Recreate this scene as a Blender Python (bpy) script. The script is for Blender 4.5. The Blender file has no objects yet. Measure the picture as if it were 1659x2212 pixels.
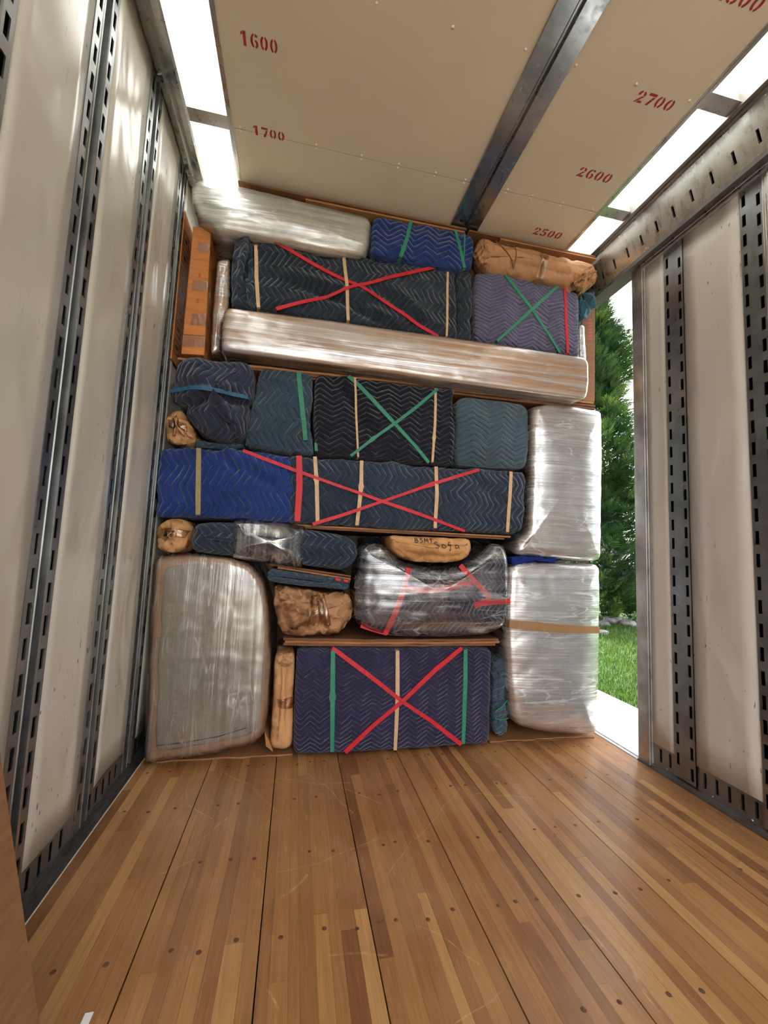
import bpy, math, random
import numpy as np
from mathutils import Vector, Matrix
from mathutils.bvhtree import BVHTree
from mathutils.geometry import tessellate_polygon

sc = bpy.context.scene
COL = sc.collection
random.seed(7)

# ------------------------------------------------------------------ camera
YAW, PITCH, ROLL = .2034, .0933, .0419
CAM = np.array([.646, 0.0, 1.0235]); FPX = 900.0
def _axes(a, b, c):
    cy, sy = math.cos(a), math.sin(a); cp, sp = math.cos(b), math.sin(b)
    cr, sr = math.cos(c), math.sin(c)
    fw = np.array([sy*cp, cy*cp, sp]); rt = np.array([cy, -sy, 0.0]); up = np.cross(rt, fw)
    return rt*cr + up*sr, -rt*sr + up*cr, fw
AR, AU, AF = _axes(YAW, PITCH, ROLL)
cd = bpy.data.cameras.new('camera'); cam = bpy.data.objects.new('camera', cd); COL.objects.link(cam)
cd.sensor_fit = 'HORIZONTAL'; cd.sensor_width = 36.0; cd.lens = FPX/1659*36.0
cd.clip_start = .02; cd.clip_end = 300
M = Matrix.Identity(4)
for i in range(3):
    M[i][0] = AR[i]; M[i][1] = AU[i]; M[i][2] = -AF[i]; M[i][3] = CAM[i]
cam.matrix_world = M
sc.camera = cam

# ------------------------------------------------------------------ sky, sun, exposure
wd = bpy.data.worlds.new('sky'); sc.world = wd; wd.use_nodes = True
bgn = wd.node_tree.nodes['Background']
bgn.inputs[0].default_value = (.97, .98, 1.0, 1); bgn.inputs[1].default_value = 2.6
sl = bpy.data.lights.new('sun', 'SUN'); so = bpy.data.objects.new('sun', sl); COL.objects.link(so)
sl.energy = 9.0; sl.angle = math.radians(1.0); sl.color = (1, .95, .86)
# high sun, straight ahead of the trailer, a touch to the left: no beam enters the side door
so.rotation_euler = Vector((-.05, .45, 1.0)).to_track_quat('Z', 'Y').to_euler()
so.location = (0, 6, 12)
sc.view_settings.view_transform = 'Standard'; sc.view_settings.look = 'None'
sc.view_settings.gamma = 1; sc.view_settings.use_curve_mapping = False
sc.view_settings.exposure = .95
sc.cycles.use_denoising = True
sc.cycles.max_bounces = 6; sc.cycles.diffuse_bounces = 4; sc.cycles.glossy_bounces = 3; sc.cycles.transparent_max_bounces = 8
sc.cycles.use_adaptive_sampling = True; sc.cycles.adaptive_threshold = .06; sc.cycles.adaptive_min_samples = 12
sc.cycles.sample_clamp_indirect = 8

# ------------------------------------------------------------------ helpers: pixel rays to real planes
def ray(px, py):
    return AF + AR*(px-829.5)/FPX - AU*(py-1106)/FPX
def un(px, py, ax, v):
    d = ray(px, py); t = (v-CAM[ax])/d[ax]; return CAM + d*t
def P2(pts, Y):
    return np.array([[un(x, y, 1, Y)[0], un(x, y, 1, Y)[2]] for x, y in pts])

# ------------------------------------------------------------------ noise in numpy
_rng = np.random.RandomState(3); _perm = np.tile(_rng.permutation(256), 2)
_grad = _rng.normal(size=(256, 3)); _grad /= np.linalg.norm(_grad, axis=1)[:, None]
def perlin(p):
    p = np.asarray(p, float); i = np.floor(p).astype(int); f = p-i; i &= 255
    u = f*f*f*(f*(f*6-15)+10); out = 0
    for dx in (0, 1):
        for dy in (0, 1):
            for dz in (0, 1):
                h = _perm[_perm[_perm[(i[:, 0]+dx) & 255]+((i[:, 1]+dy) & 255)]+((i[:, 2]+dz) & 255)]
                g = _grad[h]; d = f-np.array([dx, dy, dz])
                w = (u[:, 0] if dx else 1-u[:, 0])*(u[:, 1] if dy else 1-u[:, 1])*(u[:, 2] if dz else 1-u[:, 2])
                out = out + w*(g*d).sum(1)
    return out
def fbm(p, o=3):
    s = 0; a = 1
    for k in range(o): s = s+a*perlin(p*2**k+17*k); a *= .5
    return s
def ridged(p, o=3):
    s = 0; a = 1
    for k in range(o): s = s+a*(1-np.abs(perlin(p*2.1**k+31*k))*2.4); a *= .5
    return s-1.0

# ------------------------------------------------------------------ helpers: objects
class Thing:
    """An Empty at the thing's base that parents its parts; meshes are given in world coordinates."""
    def __init__(s, name, label, cat, loc, group=None):
        s.o = bpy.data.objects.new(name, None); COL.objects.link(s.o)
        s.o.location = loc; s.loc = np.array(loc, float); s.o.empty_display_size = .05
        s.o['label'] = label; s.o['category'] = cat
        if group: s.o['group'] = group
def mkmesh(name, v, f, mat, smooth=False, uv=None):
    me = bpy.data.meshes.new(name)
    v = np.asarray(v, float)
    me.from_pydata(v.tolist(), [], f if isinstance(f, list) else f.tolist())
    if uv is not None:
        L = me.uv_layers.new(name='UVMap'); idx = np.empty(len(me.loops), dtype=np.int32)
        me.loops.foreach_get('vertex_index', idx)
        L.data.foreach_set('uv', np.asarray(uv, float)[idx].ravel())
    if smooth:
        me.polygons.foreach_set('use_smooth', np.ones(len(me.polygons), bool))
    me.materials.append(mat); me.update()
    return me
def add(name, v, f, mat, parent=None, smooth=False, uv=None, label=None, cat=None, group=None, kind=None, loc=None):
    """parent: a Thing, an object already placed (world = its own offset), or None."""
    v = np.asarray(v, float)
    off = np.zeros(3)
    if isinstance(parent, Thing): off = parent.loc
    elif parent is not None: off = np.array(parent['_o'] if '_o' in parent else (0, 0, 0), float)
    elif loc is not None: off = np.array(loc, float)
    me = mkmesh(name, v-off, f, mat, smooth, uv)
    o = bpy.data.objects.new(name, me); COL.objects.link(o)
    if isinstance(parent, Thing): o.parent = parent.o; o['_o'] = [float(q) for q in off]
    elif parent is not None: o.parent = parent; o['_o'] = [float(q) for q in off]
    else: o.location = off; o['_o'] = [float(q) for q in off]
    if label: o['label'] = label
    if cat: o['category'] = cat
    if group: o['group'] = group
    if kind: o['kind'] = kind
    return o
def bx(x0, x1, y0, y1, z0, z1):
    v = [(x, y, z) for x in (x0, x1) for y in (y0, y1) for z in (z0, z1)]
    f = [[0, 1, 3, 2], [4, 6, 7, 5], [0, 4, 5, 1], [2, 3, 7, 6], [0, 2, 6, 4], [1, 5, 7, 3]]
    return v, f
def join(*parts):
    V = []; F = []
    for v, f in parts:
        n = len(V); V += [tuple(q) for q in v]; F += [[i+n for i in q] for q in f]
    return V, F
def bevel(o, w=.003, seg=2):
    m = o.modifiers.new('bevel', 'BEVEL'); m.width = w; m.segments = seg; m.limit_method = 'ANGLE'
    return o
def disc(c, n, r, h, seg=8):
    """low dome at c pointing along n"""
    c = np.array(c, float); n = np.array(n, float); n /= np.linalg.norm(n)
    a = np.cross(n, (0, 0, 1)) if abs(n[2]) < .9 else np.cross(n, (1, 0, 0)); a /= np.linalg.norm(a); b = np.cross(n, a)
    V = []; F = []
    for rr, hh in ((1, 0), (.75, .7), (0, 1)):
        if rr == 0: V.append(c+n*h); break
        for k in range(seg):
            t = 2*math.pi*k/seg; V.append(c+(a*math.cos(t)+b*math.sin(t))*r*rr+n*h*hh)
    for k in range(seg):
        j = (k+1) % seg; F.append([k, j, seg+j, seg+k]); F.append([seg+k, seg+j, 2*seg])
    return V, F

# ------------------------------------------------------------------ materials
class NT:
    def __init__(s, name):
        s.m = bpy.data.materials.new(name); s.m.use_nodes = True; s.t = s.m.node_tree
        s.b = s.t.nodes['Principled BSDF']; s.out = s.t.nodes['Material Output']
    def n(s, typ, **kw):
        nd = s.t.nodes.new(typ)
        for k, v in kw.items():
            if k.startswith('i_'): nd.inputs[int(k[2:]) if k[2:].isdigit() else k[2:]].default_value = v
            else: setattr(nd, k, v)
        return nd
    def l(s, a, b): s.t.links.new(a, b)
    def math(s, op, a, b=None, c=None):
        nd = s.n('ShaderNodeMath', operation=op)
        for i, q in enumerate((a, b, c)):
            if q is None: continue
            if isinstance(q, (int, float)): nd.inputs[i].default_value = q
            else: s.l(q, nd.inputs[i])
        return nd.outputs[0]
    def mix(s, fac, a, b):
        nd = s.n('ShaderNodeMix', data_type='RGBA')
        for i, q in ((0, fac), (6, a), (7, b)):
            if isinstance(q, (int, float)): nd.inputs[i].default_value = q
            elif isinstance(q, tuple): nd.inputs[i].default_value = q if len(q) == 4 else q+(1,)
            else: s.l(q, nd.inputs[i])
        return nd.outputs[2]
    def noise(s, vec, scale, detail=3, rough=.5, dist=0):
        nd = s.n('ShaderNodeTexNoise'); nd.inputs['Scale'].default_value = scale
        nd.inputs['Detail'].default_value = detail; nd.inputs['Roughness'].default_value = rough
        nd.inputs['Distortion'].default_value = dist
        if vec is not None: s.l(vec, nd.inputs['Vector'])
        return nd.outputs[0]
    def mapping(s, vec, scale=(1, 1, 1), loc=(0, 0, 0), rot=(0, 0, 0)):
        nd = s.n('ShaderNodeMapping'); nd.inputs['Scale'].default_value = scale
        nd.inputs['Location'].default_value = loc; nd.inputs['Rotation'].default_value = rot
        s.l(vec, nd.inputs['Vector']); return nd.outputs[0]
    def coord(s, which='Object'): return s.n('ShaderNodeTexCoord').outputs[which]
    def ramp(s, fac, stops):
        nd = s.n('ShaderNodeValToRGB'); e = nd.color_ramp.elements
        while len(e) < len(stops): e.new(.5)
        for k, (p, c) in enumerate(stops):
            e[k].position = p; e[k].color = c if len(c) == 4 else tuple(c)+(1,)
        s.l(fac, nd.inputs[0]); return nd.outputs[0]
    def maprange(s, v, a, b, c=0., d=1.):
        nd = s.n('ShaderNodeMapRange'); s.l(v, nd.inputs[0])
        for k, q in enumerate((a, b, c, d)): nd.inputs[k+1].default_value = q
        return nd.outputs[0]
    def bump(s, h, strength=.5, dist=.01, prev=None):
        nd = s.n('ShaderNodeBump'); nd.inputs['Strength'].default_value = strength
        nd.inputs['Distance'].default_value = dist; s.l(h, nd.inputs['Height'])
        if prev is not None: s.l(prev, nd.inputs['Normal'])
        return nd.outputs[0]
    def set(s, base=None, rough=None, metal=None, normal=None, spec=None):
        for nm, q in (('Base Color', base), ('Roughness', rough), ('Metallic', metal), ('Normal', normal), ('Specular IOR Level', spec)):
            if q is None: continue
            if isinstance(q, (int, float)): s.b.inputs[nm].default_value = q
            elif isinstance(q, tuple): s.b.inputs[nm].default_value = q if len(q) == 4 else q+(1,)
            else: s.l(q, s.b.inputs[nm])
        return s.m
def lin(r, g, b):
    f = lambda c: ((c/255+.055)/1.055)**2.4 if c > 10 else c/255/12.92
    return (f(r), f(g), f(b))
def mul(c, k): return tuple(min(1, q*k) for q in c)

def quilt(name, base, line, S=.028, A=.035, PER=.06, swap=False, rot=0.0, warp=.032, rough=.85, loft=.009, thread=.62):
    """moving-blanket cloth: chevron stitching as a bump with pale thread"""
    t = NT(name); uv = t.coord('UV')
    n1 = t.n('ShaderNodeTexNoise'); n1.inputs['Scale'].default_value = 4; n1.inputs['Detail'].default_value = 2
    t.l(uv, n1.inputs['Vector'])
    off = t.n('ShaderNodeVectorMath', operation='MULTIPLY_ADD')
    t.l(n1.outputs[1], off.inputs[0]); off.inputs[1].default_value = (warp*2,)*3; t.l(uv, off.inputs[2])
    mp = t.mapping(off.outputs[0], rot=(0, 0, rot))
    sp = t.n('ShaderNodeSeparateXYZ'); t.l(mp, sp.inputs[0])
    u, v = (sp.outputs[1], sp.outputs[0]) if swap else (sp.outputs[0], sp.outputs[1])
    tri = t.math('PINGPONG', t.math('ADD', v, 20.0), PER)
    w = t.math('ADD', t.math('ADD', u, 20.0), t.math('MULTIPLY', tri, A/PER))
    fr = t.math('FRACT', t.math('DIVIDE', w, S))
    d = t.math('MULTIPLY', t.math('ABSOLUTE', t.math('SUBTRACT', fr, .5)), 2.0)
    hgt = t.math('SUBTRACT', 1.0, t.math('POWER', d, 3.0))
    # quilting ridges between the chevron rows
    d2 = t.math('SUBTRACT', 1.0, t.math('DIVIDE', tri, PER))
    stitch = t.maprange(d, .925, .97)
    dash = t.maprange(t.noise(uv, 160, 1), .34, .46)
    brk = t.maprange(t.noise(uv, 9, 2), .30, .58)
    smask = t.math('MULTIPLY', t.math('MULTIPLY', stitch, dash), t.math('MULTIPLY', brk, thread))
    tone = t.maprange(t.noise(uv, 3.0, 4), .3, .75, .78, 1.2)
    hs = t.n('ShaderNodeHueSaturation'); hs.inputs['Color'].default_value = base+(1,); t.l(tone, hs.inputs['Value'])
    col = t.mix(smask, hs.outputs[0], line)
    wr = t.noise(uv, 14, 2, .5, .4)
    b = t.bump(wr, .6, .03); b = t.bump(hgt, 1.0, loft, b)
    t.b.inputs['Sheen Weight'].default_value = .25; t.b.inputs['Sheen Roughness'].default_value = .5
    return t.set(col, rough, 0, b, .15)

def plain_cloth(name, base, rough=.9, weave=900, bands=False):
    t = NT(name); uv = t.coord('UV')
    sx = t.noise(t.mapping(uv, scale=(1, .06, 1)), weave, 1); sy = t.noise(t.mapping(uv, scale=(.06, 1, 1)), weave, 1)
    w = t.math('ADD', sx, sy)
    k = t.maprange(w, .7, 1.3, .72, 1.25)
    big = t.maprange(t.noise(uv, 4, 4), .3, .7, .85, 1.15)
    hs = t.n('ShaderNodeHueSaturation'); hs.inputs['Color'].default_value = base+(1,); t.l(t.math('MULTIPLY', k, big), hs.inputs['Value'])
    b = t.bump(t.noise(t.mapping(uv, scale=(.5, 3, 1)), 3, 3), .5, .03); b = t.bump(w, .3, .001, b)
    return t.set(hs.outputs[0], rough, 0, b, .2)

def film(name, along='u', gloss=.22, haze=.05, rough=.22, tint=(.92, .93, .95), seed=0., streak=.0, lines=.5, patch=.25, crumple=.3):
    """stretch wrap: clear film, patchy sheen, thin pulled creases in several directions"""
    t = NT(name); uv = t.coord('UV')
    def aniso(rot, sx, sy, det=2, dist=.3, off=0.):
        m = t.mapping(uv, scale=(sx, sy, 1) if along == 'u' else (sy, sx, 1), loc=(seed+off, seed*1.7-off, 0), rot=(0, 0, rot))
        return t.noise(m, 1.0, det, .5, dist)
    def crease(rot, sx, sy, w, off):
        return t.maprange(t.math('ABSOLUTE', t.math('SUBTRACT', aniso(rot, sx, sy, 1, .6, off), .5)), 0, w, 1, 0)
    fine = aniso(.02, 1.0, 120, 3, .2)
    mid = aniso(.04, .9, 26, 3, .5, 5.)
    big = t.noise(t.mapping(uv, loc=(seed, 0, 0)), 4.0, 4, .6, .8)
    ln = t.math('ADD', t.math('ADD', crease(.08, 1.5, 11, .016, 1.), crease(-.45, 1.8, 10, .010, 2.)), t.math('ADD', crease(.7, 1.6, 9, .008, 3.), crease(1.45, 2.2, 14, .012, 4.)))
    ln = t.math('MULTIPLY', t.math('MINIMUM', ln, 1.0), t.maprange(t.noise(uv, 5, 2), .4, .62))
    pm = t.maprange(t.math('ADD', t.math('MULTIPLY', mid, .55), t.math('MULTIPLY', big, .6)), .48, .74)
    sm = t.maprange(t.math('ADD', t.math('MULTIPLY', mid, .8), t.math('MULTIPLY', fine, .25)), .46, .64)
    hh_ = t.math('ADD', t.math('MULTIPLY', mid, .002), t.math('ADD', t.math('MULTIPLY', fine, .001), t.math('MULTIPLY', t.noise(uv, 9, 1, .5, .4), .02*crumple))); b = t.bump(hh_, 1.0, 1.0)
    gl = t.n('ShaderNodeBsdfGlossy'); gl.inputs['Color'].default_value = tint+(1,); t.l(b, gl.inputs['Normal'])
    t.l(t.maprange(fine, .3, .7, rough*.7, rough*1.6), gl.inputs['Roughness'])
    df = t.n('ShaderNodeBsdfDiffuse'); df.inputs['Color'].default_value = (.84, .85, .86, 1); t.l(b, df.inputs['Normal'])
    tr = t.n('ShaderNodeBsdfTransparent'); tr.inputs['Color'].default_value = (.97, .97, .97, 1)
    hz = t.math('ADD', t.math('ADD', t.math('MULTIPLY', pm, haze*1.5), haze*.5), t.math('ADD', t.math('MULTIPLY', ln, .45*lines), t.math('MULTIPLY', sm, streak*.55)))
    m1 = t.n('ShaderNodeMixShader'); t.l(t.math('MINIMUM', hz, .85), m1.inputs[0]); t.l(tr.outputs[0], m1.inputs[1]); t.l(df.outputs[0], m1.inputs[2])
    fz = t.n('ShaderNodeFresnel'); fz.inputs['IOR'].default_value = 1.45; t.l(b, fz.inputs['Normal'])
    gf = t.math('ADD', t.math('ADD', t.math('MULTIPLY', pm, patch), gloss*.5), t.math('ADD', t.math('MULTIPLY', fz.outputs[0], .9), t.math('MULTIPLY', t.math('ADD', ln, sm), .12)))
    m2 = t.n('ShaderNodeMixShader'); t.l(t.math('MINIMUM', gf, .85), m2.inputs[0]); t.l(m1.outputs[0], m2.inputs[1]); t.l(gl.outputs[0], m2.inputs[2])
    t.l(m2.outputs[0], t.out.inputs['Surface'])
    return t.m

def paper(name, base=lin(196, 146, 100), crumple=1.0):
    """kraft paper: crumpled into flat facets with sharp creases"""
    t = NT(name); o = t.coord('Object'); prev = None
    n = t.n('ShaderNodeTexNoise'); n.inputs['Scale'].default_value = 6; t.l(o, n.inputs['Vector'])
    vm = t.n('ShaderNodeVectorMath', operation='MULTIPLY_ADD'); t.l(n.outputs[1], vm.inputs[0]); vm.inputs[1].default_value = (.08,)*3; t.l(o, vm.inputs[2])
    hs_ = None
    for sc_, k in ((11., 1.7), (26., 1.1)):
        v = t.n('ShaderNodeTexVoronoi'); v.inputs['Scale'].default_value = sc_; t.l(vm.outputs[0], v.inputs['Vector'])
        df = t.n('ShaderNodeVectorMath', operation='SUBTRACT'); t.l(vm.outputs[0], df.inputs[0]); t.l(v.outputs['Position'], df.inputs[1])
        cc = t.n('ShaderNodeVectorMath', operation='SUBTRACT'); t.l(v.outputs['Color'], cc.inputs[0]); cc.inputs[1].default_value = (.5, .5, .5)
        dt = t.n('ShaderNodeVectorMath', operation='DOT_PRODUCT'); t.l(df.outputs[0], dt.inputs[0]); t.l(cc.outputs[0], dt.inputs[1])
        h = t.math('MULTIPLY', dt.outputs['Value'], k)
        hs_ = h if hs_ is None else t.math('ADD', hs_, h)
    b = t.bump(hs_, .8*crumple, 1.0); b = t.bump(t.noise(o, 40, 4, .6, 1.0), .3, .006, b)
    k = t.maprange(t.noise(o, 6, 4), .3, .7, .88, 1.08)
    hs = t.n('ShaderNodeHueSaturation'); hs.inputs['Color'].default_value = base+(1,); t.l(k, hs.inputs['Value'])
    return t.set(hs.outputs[0], .6, 0, b, .35)

def cardboard(name, base=lin(176, 118, 72), rough=.75):
    t = NT(name); o = t.coord('Object')
    k = t.maprange(t.noise(t.mapping(o, scale=(1, 1, 8)), 9, 4), .3, .7, .85, 1.12)
    k2 = t.maprange(t.noise(o, 2.5, 4), .3, .7, .88, 1.1)
    hs = t.n('ShaderNodeHueSaturation'); hs.inputs['Color'].default_value = base+(1,); t.l(t.math('MULTIPLY', k, k2), hs.inputs['Value'])
    b = t.bump(t.noise(t.mapping(o, scale=(1, 1, 6)), 20, 3), .15, .006)
    return t.set(hs.outputs[0], rough, 0, b, .3)

def band_mat(name, c):
    t = NT(name); o = t.coord('Object')
    k = t.maprange(t.noise(o, 40, 3), .3, .7, .85, 1.1)
    hs = t.n('ShaderNodeHueSaturation'); hs.inputs['Color'].default_value = c+(1,); t.l(k, hs.inputs['Value'])
    return t.set(hs.outputs[0], .55, 0, None, .4)

def steel(name, base=(.42, .43, .43), rough=.34, spang=40, dirt=.35, wavy=.25):
    """galvanised sheet"""
    t = NT(name); o = t.coord('Object')
    v = t.n('ShaderNodeTexVoronoi'); v.inputs['Scale'].default_value = spang; t.l(o, v.inputs['Vector'])
    n = t.noise(o, 6, 5, .6); st = t.noise(t.mapping(o, scale=(6, 6, .8)), 5, 4, .6)
    k = t.math('ADD', t.math('MULTIPLY', v.outputs[1], .05), t.maprange(n, .3, .7, 1-dirt, 1.1))
    hs = t.n('ShaderNodeHueSaturation'); hs.inputs['Color'].default_value = base+(1,); t.l(k, hs.inputs['Value'])
    rr = t.maprange(st, .3, .7, rough*.75, rough*1.4)
    b = t.bump(t.noise(o, 3.0, 1), wavy, .02)
    return t.set(hs.outputs[0], rr, .9, b)

def panel_mat(name, base=lin(205, 198, 186), rough=.34):
    """painted wall sheet: oil-canned, scuffed"""
    t = NT(name); o = t.coord('Object')
    dent = t.noise(t.mapping(o, scale=(1, 1.6, .8)), 2.3, 2, .45, .7)
    sc1 = t.noise(t.mapping(o, scale=(1, 26, 2.2)), 2.0, 5, .7); sc2 = t.noise(o, 2.0, 3)
    scuff = t.math('MULTIPLY', t.maprange(sc1, .60, .74), t.maprange(sc2, .48, .62))
    nick = t.math('MULTIPLY', t.maprange(t.noise(t.mapping(o, scale=(1, 3, 1)), 22, 2), .69, .73), t.maprange(t.noise(o, 1.3, 2), .46, .58))
    k = t.maprange(t.noise(o, 1.2, 4), .3, .7, .93, 1.04)
    hs = t.n('ShaderNodeHueSaturation'); hs.inputs['Color'].default_value = base+(1,); t.l(k, hs.inputs['Value'])
    col = t.mix(t.math('MULTIPLY', scuff, .6), hs.outputs[0], lin(120, 118, 112))
    col = t.mix(t.math('MULTIPLY', nick, .8), col, lin(60, 58, 55))
    b = t.bump(dent, .55, .035)
    return t.set(col, rough, 0, b, .5)

DRAG_PX = [((405, 1705), (413, 1752)), ((413, 1752), (460, 1773)), ((470, 1662), (540, 1705)), ((540, 1705), (640, 1772)), ((490, 1772), (425, 1820)), ((597, 1682), (750, 1690)), ((650, 1655), (700, 1690)), ((700, 1690), (760, 1760)), ((735, 1700), (830, 1745)), ((600, 1885), (760, 1830)), ((760, 1830), (830, 1808)), ((610, 1930), (660, 1880)), ((845, 1885), (1000, 1700)), ((1000, 1640), (1120, 1660)), ((1030, 1715), (1180, 1730)), ((900, 2000), (1050, 2080)), ((600, 2190), (570, 2150)), ((690, 2055), (830, 2050)), ((1340, 2040), (1420, 2150)), ((1250, 1990), (1330, 2070)), ((1380, 2100), (1440, 2190)), ((1090, 2130), (960, 2212)), ((350, 1880), (420, 1850))]
DRAG = [(tuple(un(a[0], a[1], 2, 0)[:2]), tuple(un(b[0], b[1], 2, 0)[:2]), .0022+.0012*(k % 3)) for k, (a, b) in enumerate(DRAG_PX)]
def wood_mat(name):
    t = NT(name); o = t.coord('Object')
    oi = t.n('ShaderNodeObjectInfo')
    rv = t.n('ShaderNodeCombineXYZ'); t.l(t.math('MULTIPLY', oi.outputs['Random'], 37.0), rv.inputs[0]); t.l(t.math('MULTIPLY', oi.outputs['Random'], 91.0), rv.inputs[1])
    geo = t.n('ShaderNodeNewGeometry')
    va = t.n('ShaderNodeVectorMath', operation='ADD'); t.l(geo.outputs['Position'], va.inputs[0]); t.l(rv.outputs[0], va.inputs[1])
    grain = t.noise(t.mapping(va.outputs[0], scale=(30, 1.3, 30)), 3.2, 6, .65, .5)
    fine = t.noise(t.mapping(va.outputs[0], scale=(120, 3, 60)), 3.0, 3, .6)
    tone = t.ramp(oi.outputs['Random'], [(0, lin(122, 80, 49)), (.16, lin(142, 97, 60)), (.5, lin(160, 113, 71)), (.8, lin(168, 120, 75)), (1, lin(192, 146, 95))])
    k = t.math('MULTIPLY', t.maprange(grain, .28, .72, .78, 1.16), t.maprange(fine, .3, .7, .86, 1.1))
    hs = t.n('ShaderNodeHueSaturation'); t.l(tone, hs.inputs['Color']); t.l(k, hs.inputs['Value'])
    # long thin scratches from dragging furniture, worn pale patches, stains
    pos = geo.outputs['Position']
    wear = t.math('MULTIPLY', t.maprange(t.noise(pos, 3.2, 3, .5), .45, .75), .35)
    stain = t.math('MULTIPLY', t.maprange(t.noise(t.mapping(pos, scale=(5, .8, 1)), 2.2, 4, .6), .58, .85), .16)
    col = t.mix(wear, hs.outputs[0], lin(196, 152, 108)); 
    col = t.mix(stain, col, lin(96, 62, 40))
    col = t.mix(t.math('MULTIPLY', t.maprange(t.noise(t.mapping(pos, scale=(70, 5, 1)), 1.6, 4, .7), .56, .74), t.maprange(t.noise(pos, 3.0, 2), .42, .62, .05, .5)), col, lin(206, 164, 120))
    # hand-placed drag marks (floor coordinates)
    ax = t.n('ShaderNodeVectorMath', operation='MULTIPLY'); t.l(pos, ax.inputs[0]); ax.inputs[1].default_value = (1, 1, 0)
    nw = t.n('ShaderNodeTexNoise'); nw.inputs['Scale'].default_value = 3.; t.l(pos, nw.inputs['Vector'])
    aw = t.n('ShaderNodeVectorMath', operation='MULTIPLY_ADD'); t.l(nw.outputs[1], aw.inputs[0]); aw.inputs[1].default_value = (.12, .12, 0); t.l(ax.outputs[0], aw.inputs[2])
    marks = None
    for (a_, b_, w_) in DRAG:
        A = Vector((a_[0]+.06, a_[1]+.06, 0)); B = Vector((b_[0]+.06, b_[1]+.06, 0)); D = B-A; L2 = D.length_squared
        pa = t.n('ShaderNodeVectorMath', operation='SUBTRACT'); t.l(aw.outputs[0], pa.inputs[0]); pa.inputs[1].default_value = A
        dp = t.n('ShaderNodeVectorMath', operation='DOT_PRODUCT'); t.l(pa.outputs[0], dp.inputs[0]); dp.inputs[1].default_value = D/L2
        cl = t.n('ShaderNodeClamp'); t.l(dp.outputs['Value'], cl.inputs[0])
        pr = t.n('ShaderNodeVectorMath', operation='SCALE'); pr.inputs[0].default_value = D; t.l(cl.outputs[0], pr.inputs['Scale'])
        df = t.n('ShaderNodeVectorMath', operation='DISTANCE'); t.l(pa.outputs[0], df.inputs[0]); t.l(pr.outputs[0], df.inputs[1])
        mk_ = t.maprange(df.outputs['Value'], w_*.4, w_, 1, 0); marks = mk_ if marks is None else t.math('MAXIMUM', marks, mk_)
    marks = t.math('MULTIPLY', marks, t.maprange(t.noise(pos, 30, 3, .7), .40, .62, .08, .55))
    col = t.mix(marks, col, lin(214, 172, 126))
    b = t.bump(grain, .12, .004); b = t.bump(t.noise(pos, 5, 3), .12, .02, b)
    rr = t.maprange(t.noise(pos, 2.5, 2, .5), .3, .7, .25, .40)
    return t.set(col, rr, 0, b, .45)

MT = {}
MT['navy'] = quilt('navy_quilt', lin(44, 56, 74), lin(104, 122, 146), S=.036, A=.045, PER=.055)
MT['navy2'] = quilt('navy_quilt_wide', lin(42, 54, 72), lin(112, 128, 150), S=.042, A=.05, PER=.055, thread=.8)
MT['slate'] = quilt('slate_quilt', lin(58, 76, 92), lin(96, 116, 134), S=.032, A=.04, PER=.06, swap=True)
MT['slate2'] = quilt('slate_quilt_flat', lin(66, 86, 98), lin(80, 102, 116), S=.030, A=.05, PER=.09, swap=True)
MT['black'] = quilt('black_quilt', lin(25, 27, 40), lin(52, 58, 80), thread=.4, S=.03, A=.035, PER=.06, swap=True)
MT['royal'] = quilt('royal_quilt', lin(30, 54, 118), lin(86, 114, 178), S=.036, A=.05, PER=.09)
MT['royal2'] = quilt('royal_quilt_top', lin(28, 52, 112), lin(66, 96, 164), S=.034, A=.05, PER=.07, swap=True)
MT['purple'] = quilt('purple_quilt', lin(46, 42, 72), lin(62, 60, 92), thread=.45, S=.024, A=.035, PER=.05, swap=True, loft=.007)
MT['lavender'] = quilt('lavender_quilt', lin(92, 88, 118), lin(112, 108, 140), S=.022, A=.045, PER=.09, swap=True, loft=.009)
MT['indigo'] = quilt('indigo_quilt', lin(44, 50, 72), lin(98, 108, 140), S=.032, A=.045, PER=.08)
MT['teal'] = quilt('teal_quilt', lin(52, 92, 110), lin(84, 120, 136), S=.04, A=.03, PER=.07)
MT['linen'] = plain_cloth('grey_linen', lin(138, 128, 114))
MT['linen2'] = plain_cloth('pale_linen', lin(158, 156, 154))
MT['linen3'] = plain_cloth('warm_linen', lin(170, 164, 156))
MT['filmu'] = film('stretch_film_across', 'u', haze=.08, seed=1., streak=.15)
MT['filmv'] = film('stretch_film_upright', 'v', gloss=.06, haze=.02, seed=4., tint=(.95, .92, .88), streak=.03, lines=.45, patch=.12, crumple=.22)
MT['filmx'] = film('stretch_film_strong', 'u', gloss=.34, haze=.13, seed=7., rough=.24, lines=1.1, streak=.02, patch=.22, crumple=.3)
MT['filmt'] = film('stretch_film_top', 'u', gloss=.20, haze=.12, seed=17., rough=.26, lines=.3, streak=.22, patch=.2)
MT['filmk'] = film('stretch_film_clear', 'u', gloss=.06, haze=.025, seed=11., rough=.2, lines=.8, streak=.02, patch=.11, crumple=.4)
MT['films'] = film('stretch_film_sleeve', 'v', gloss=.14, haze=.04, seed=21., rough=.18, lines=.6, streak=.06, patch=.25, crumple=.5)
MT['paper'] = paper('kraft_paper'); MT['papers'] = paper('kraft_paper_smooth', crumple=.3); MT['paperr'] = paper('kraft_paper_roll', lin(176, 130, 92), .4); MT['paper2'] = paper('kraft_paper_dark', lin(176, 130, 92))
MT['card'] = cardboard('cardboard', lin(160, 112, 74)); MT['card2'] = cardboard('cardboard_orange', lin(190, 120, 66))
MT['card3'] = cardboard('cardboard_dark', lin(122, 82, 55)); MT['sleeve'] = cardboard('cardboard_sleeve', lin(150, 116, 88), .6)
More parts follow.
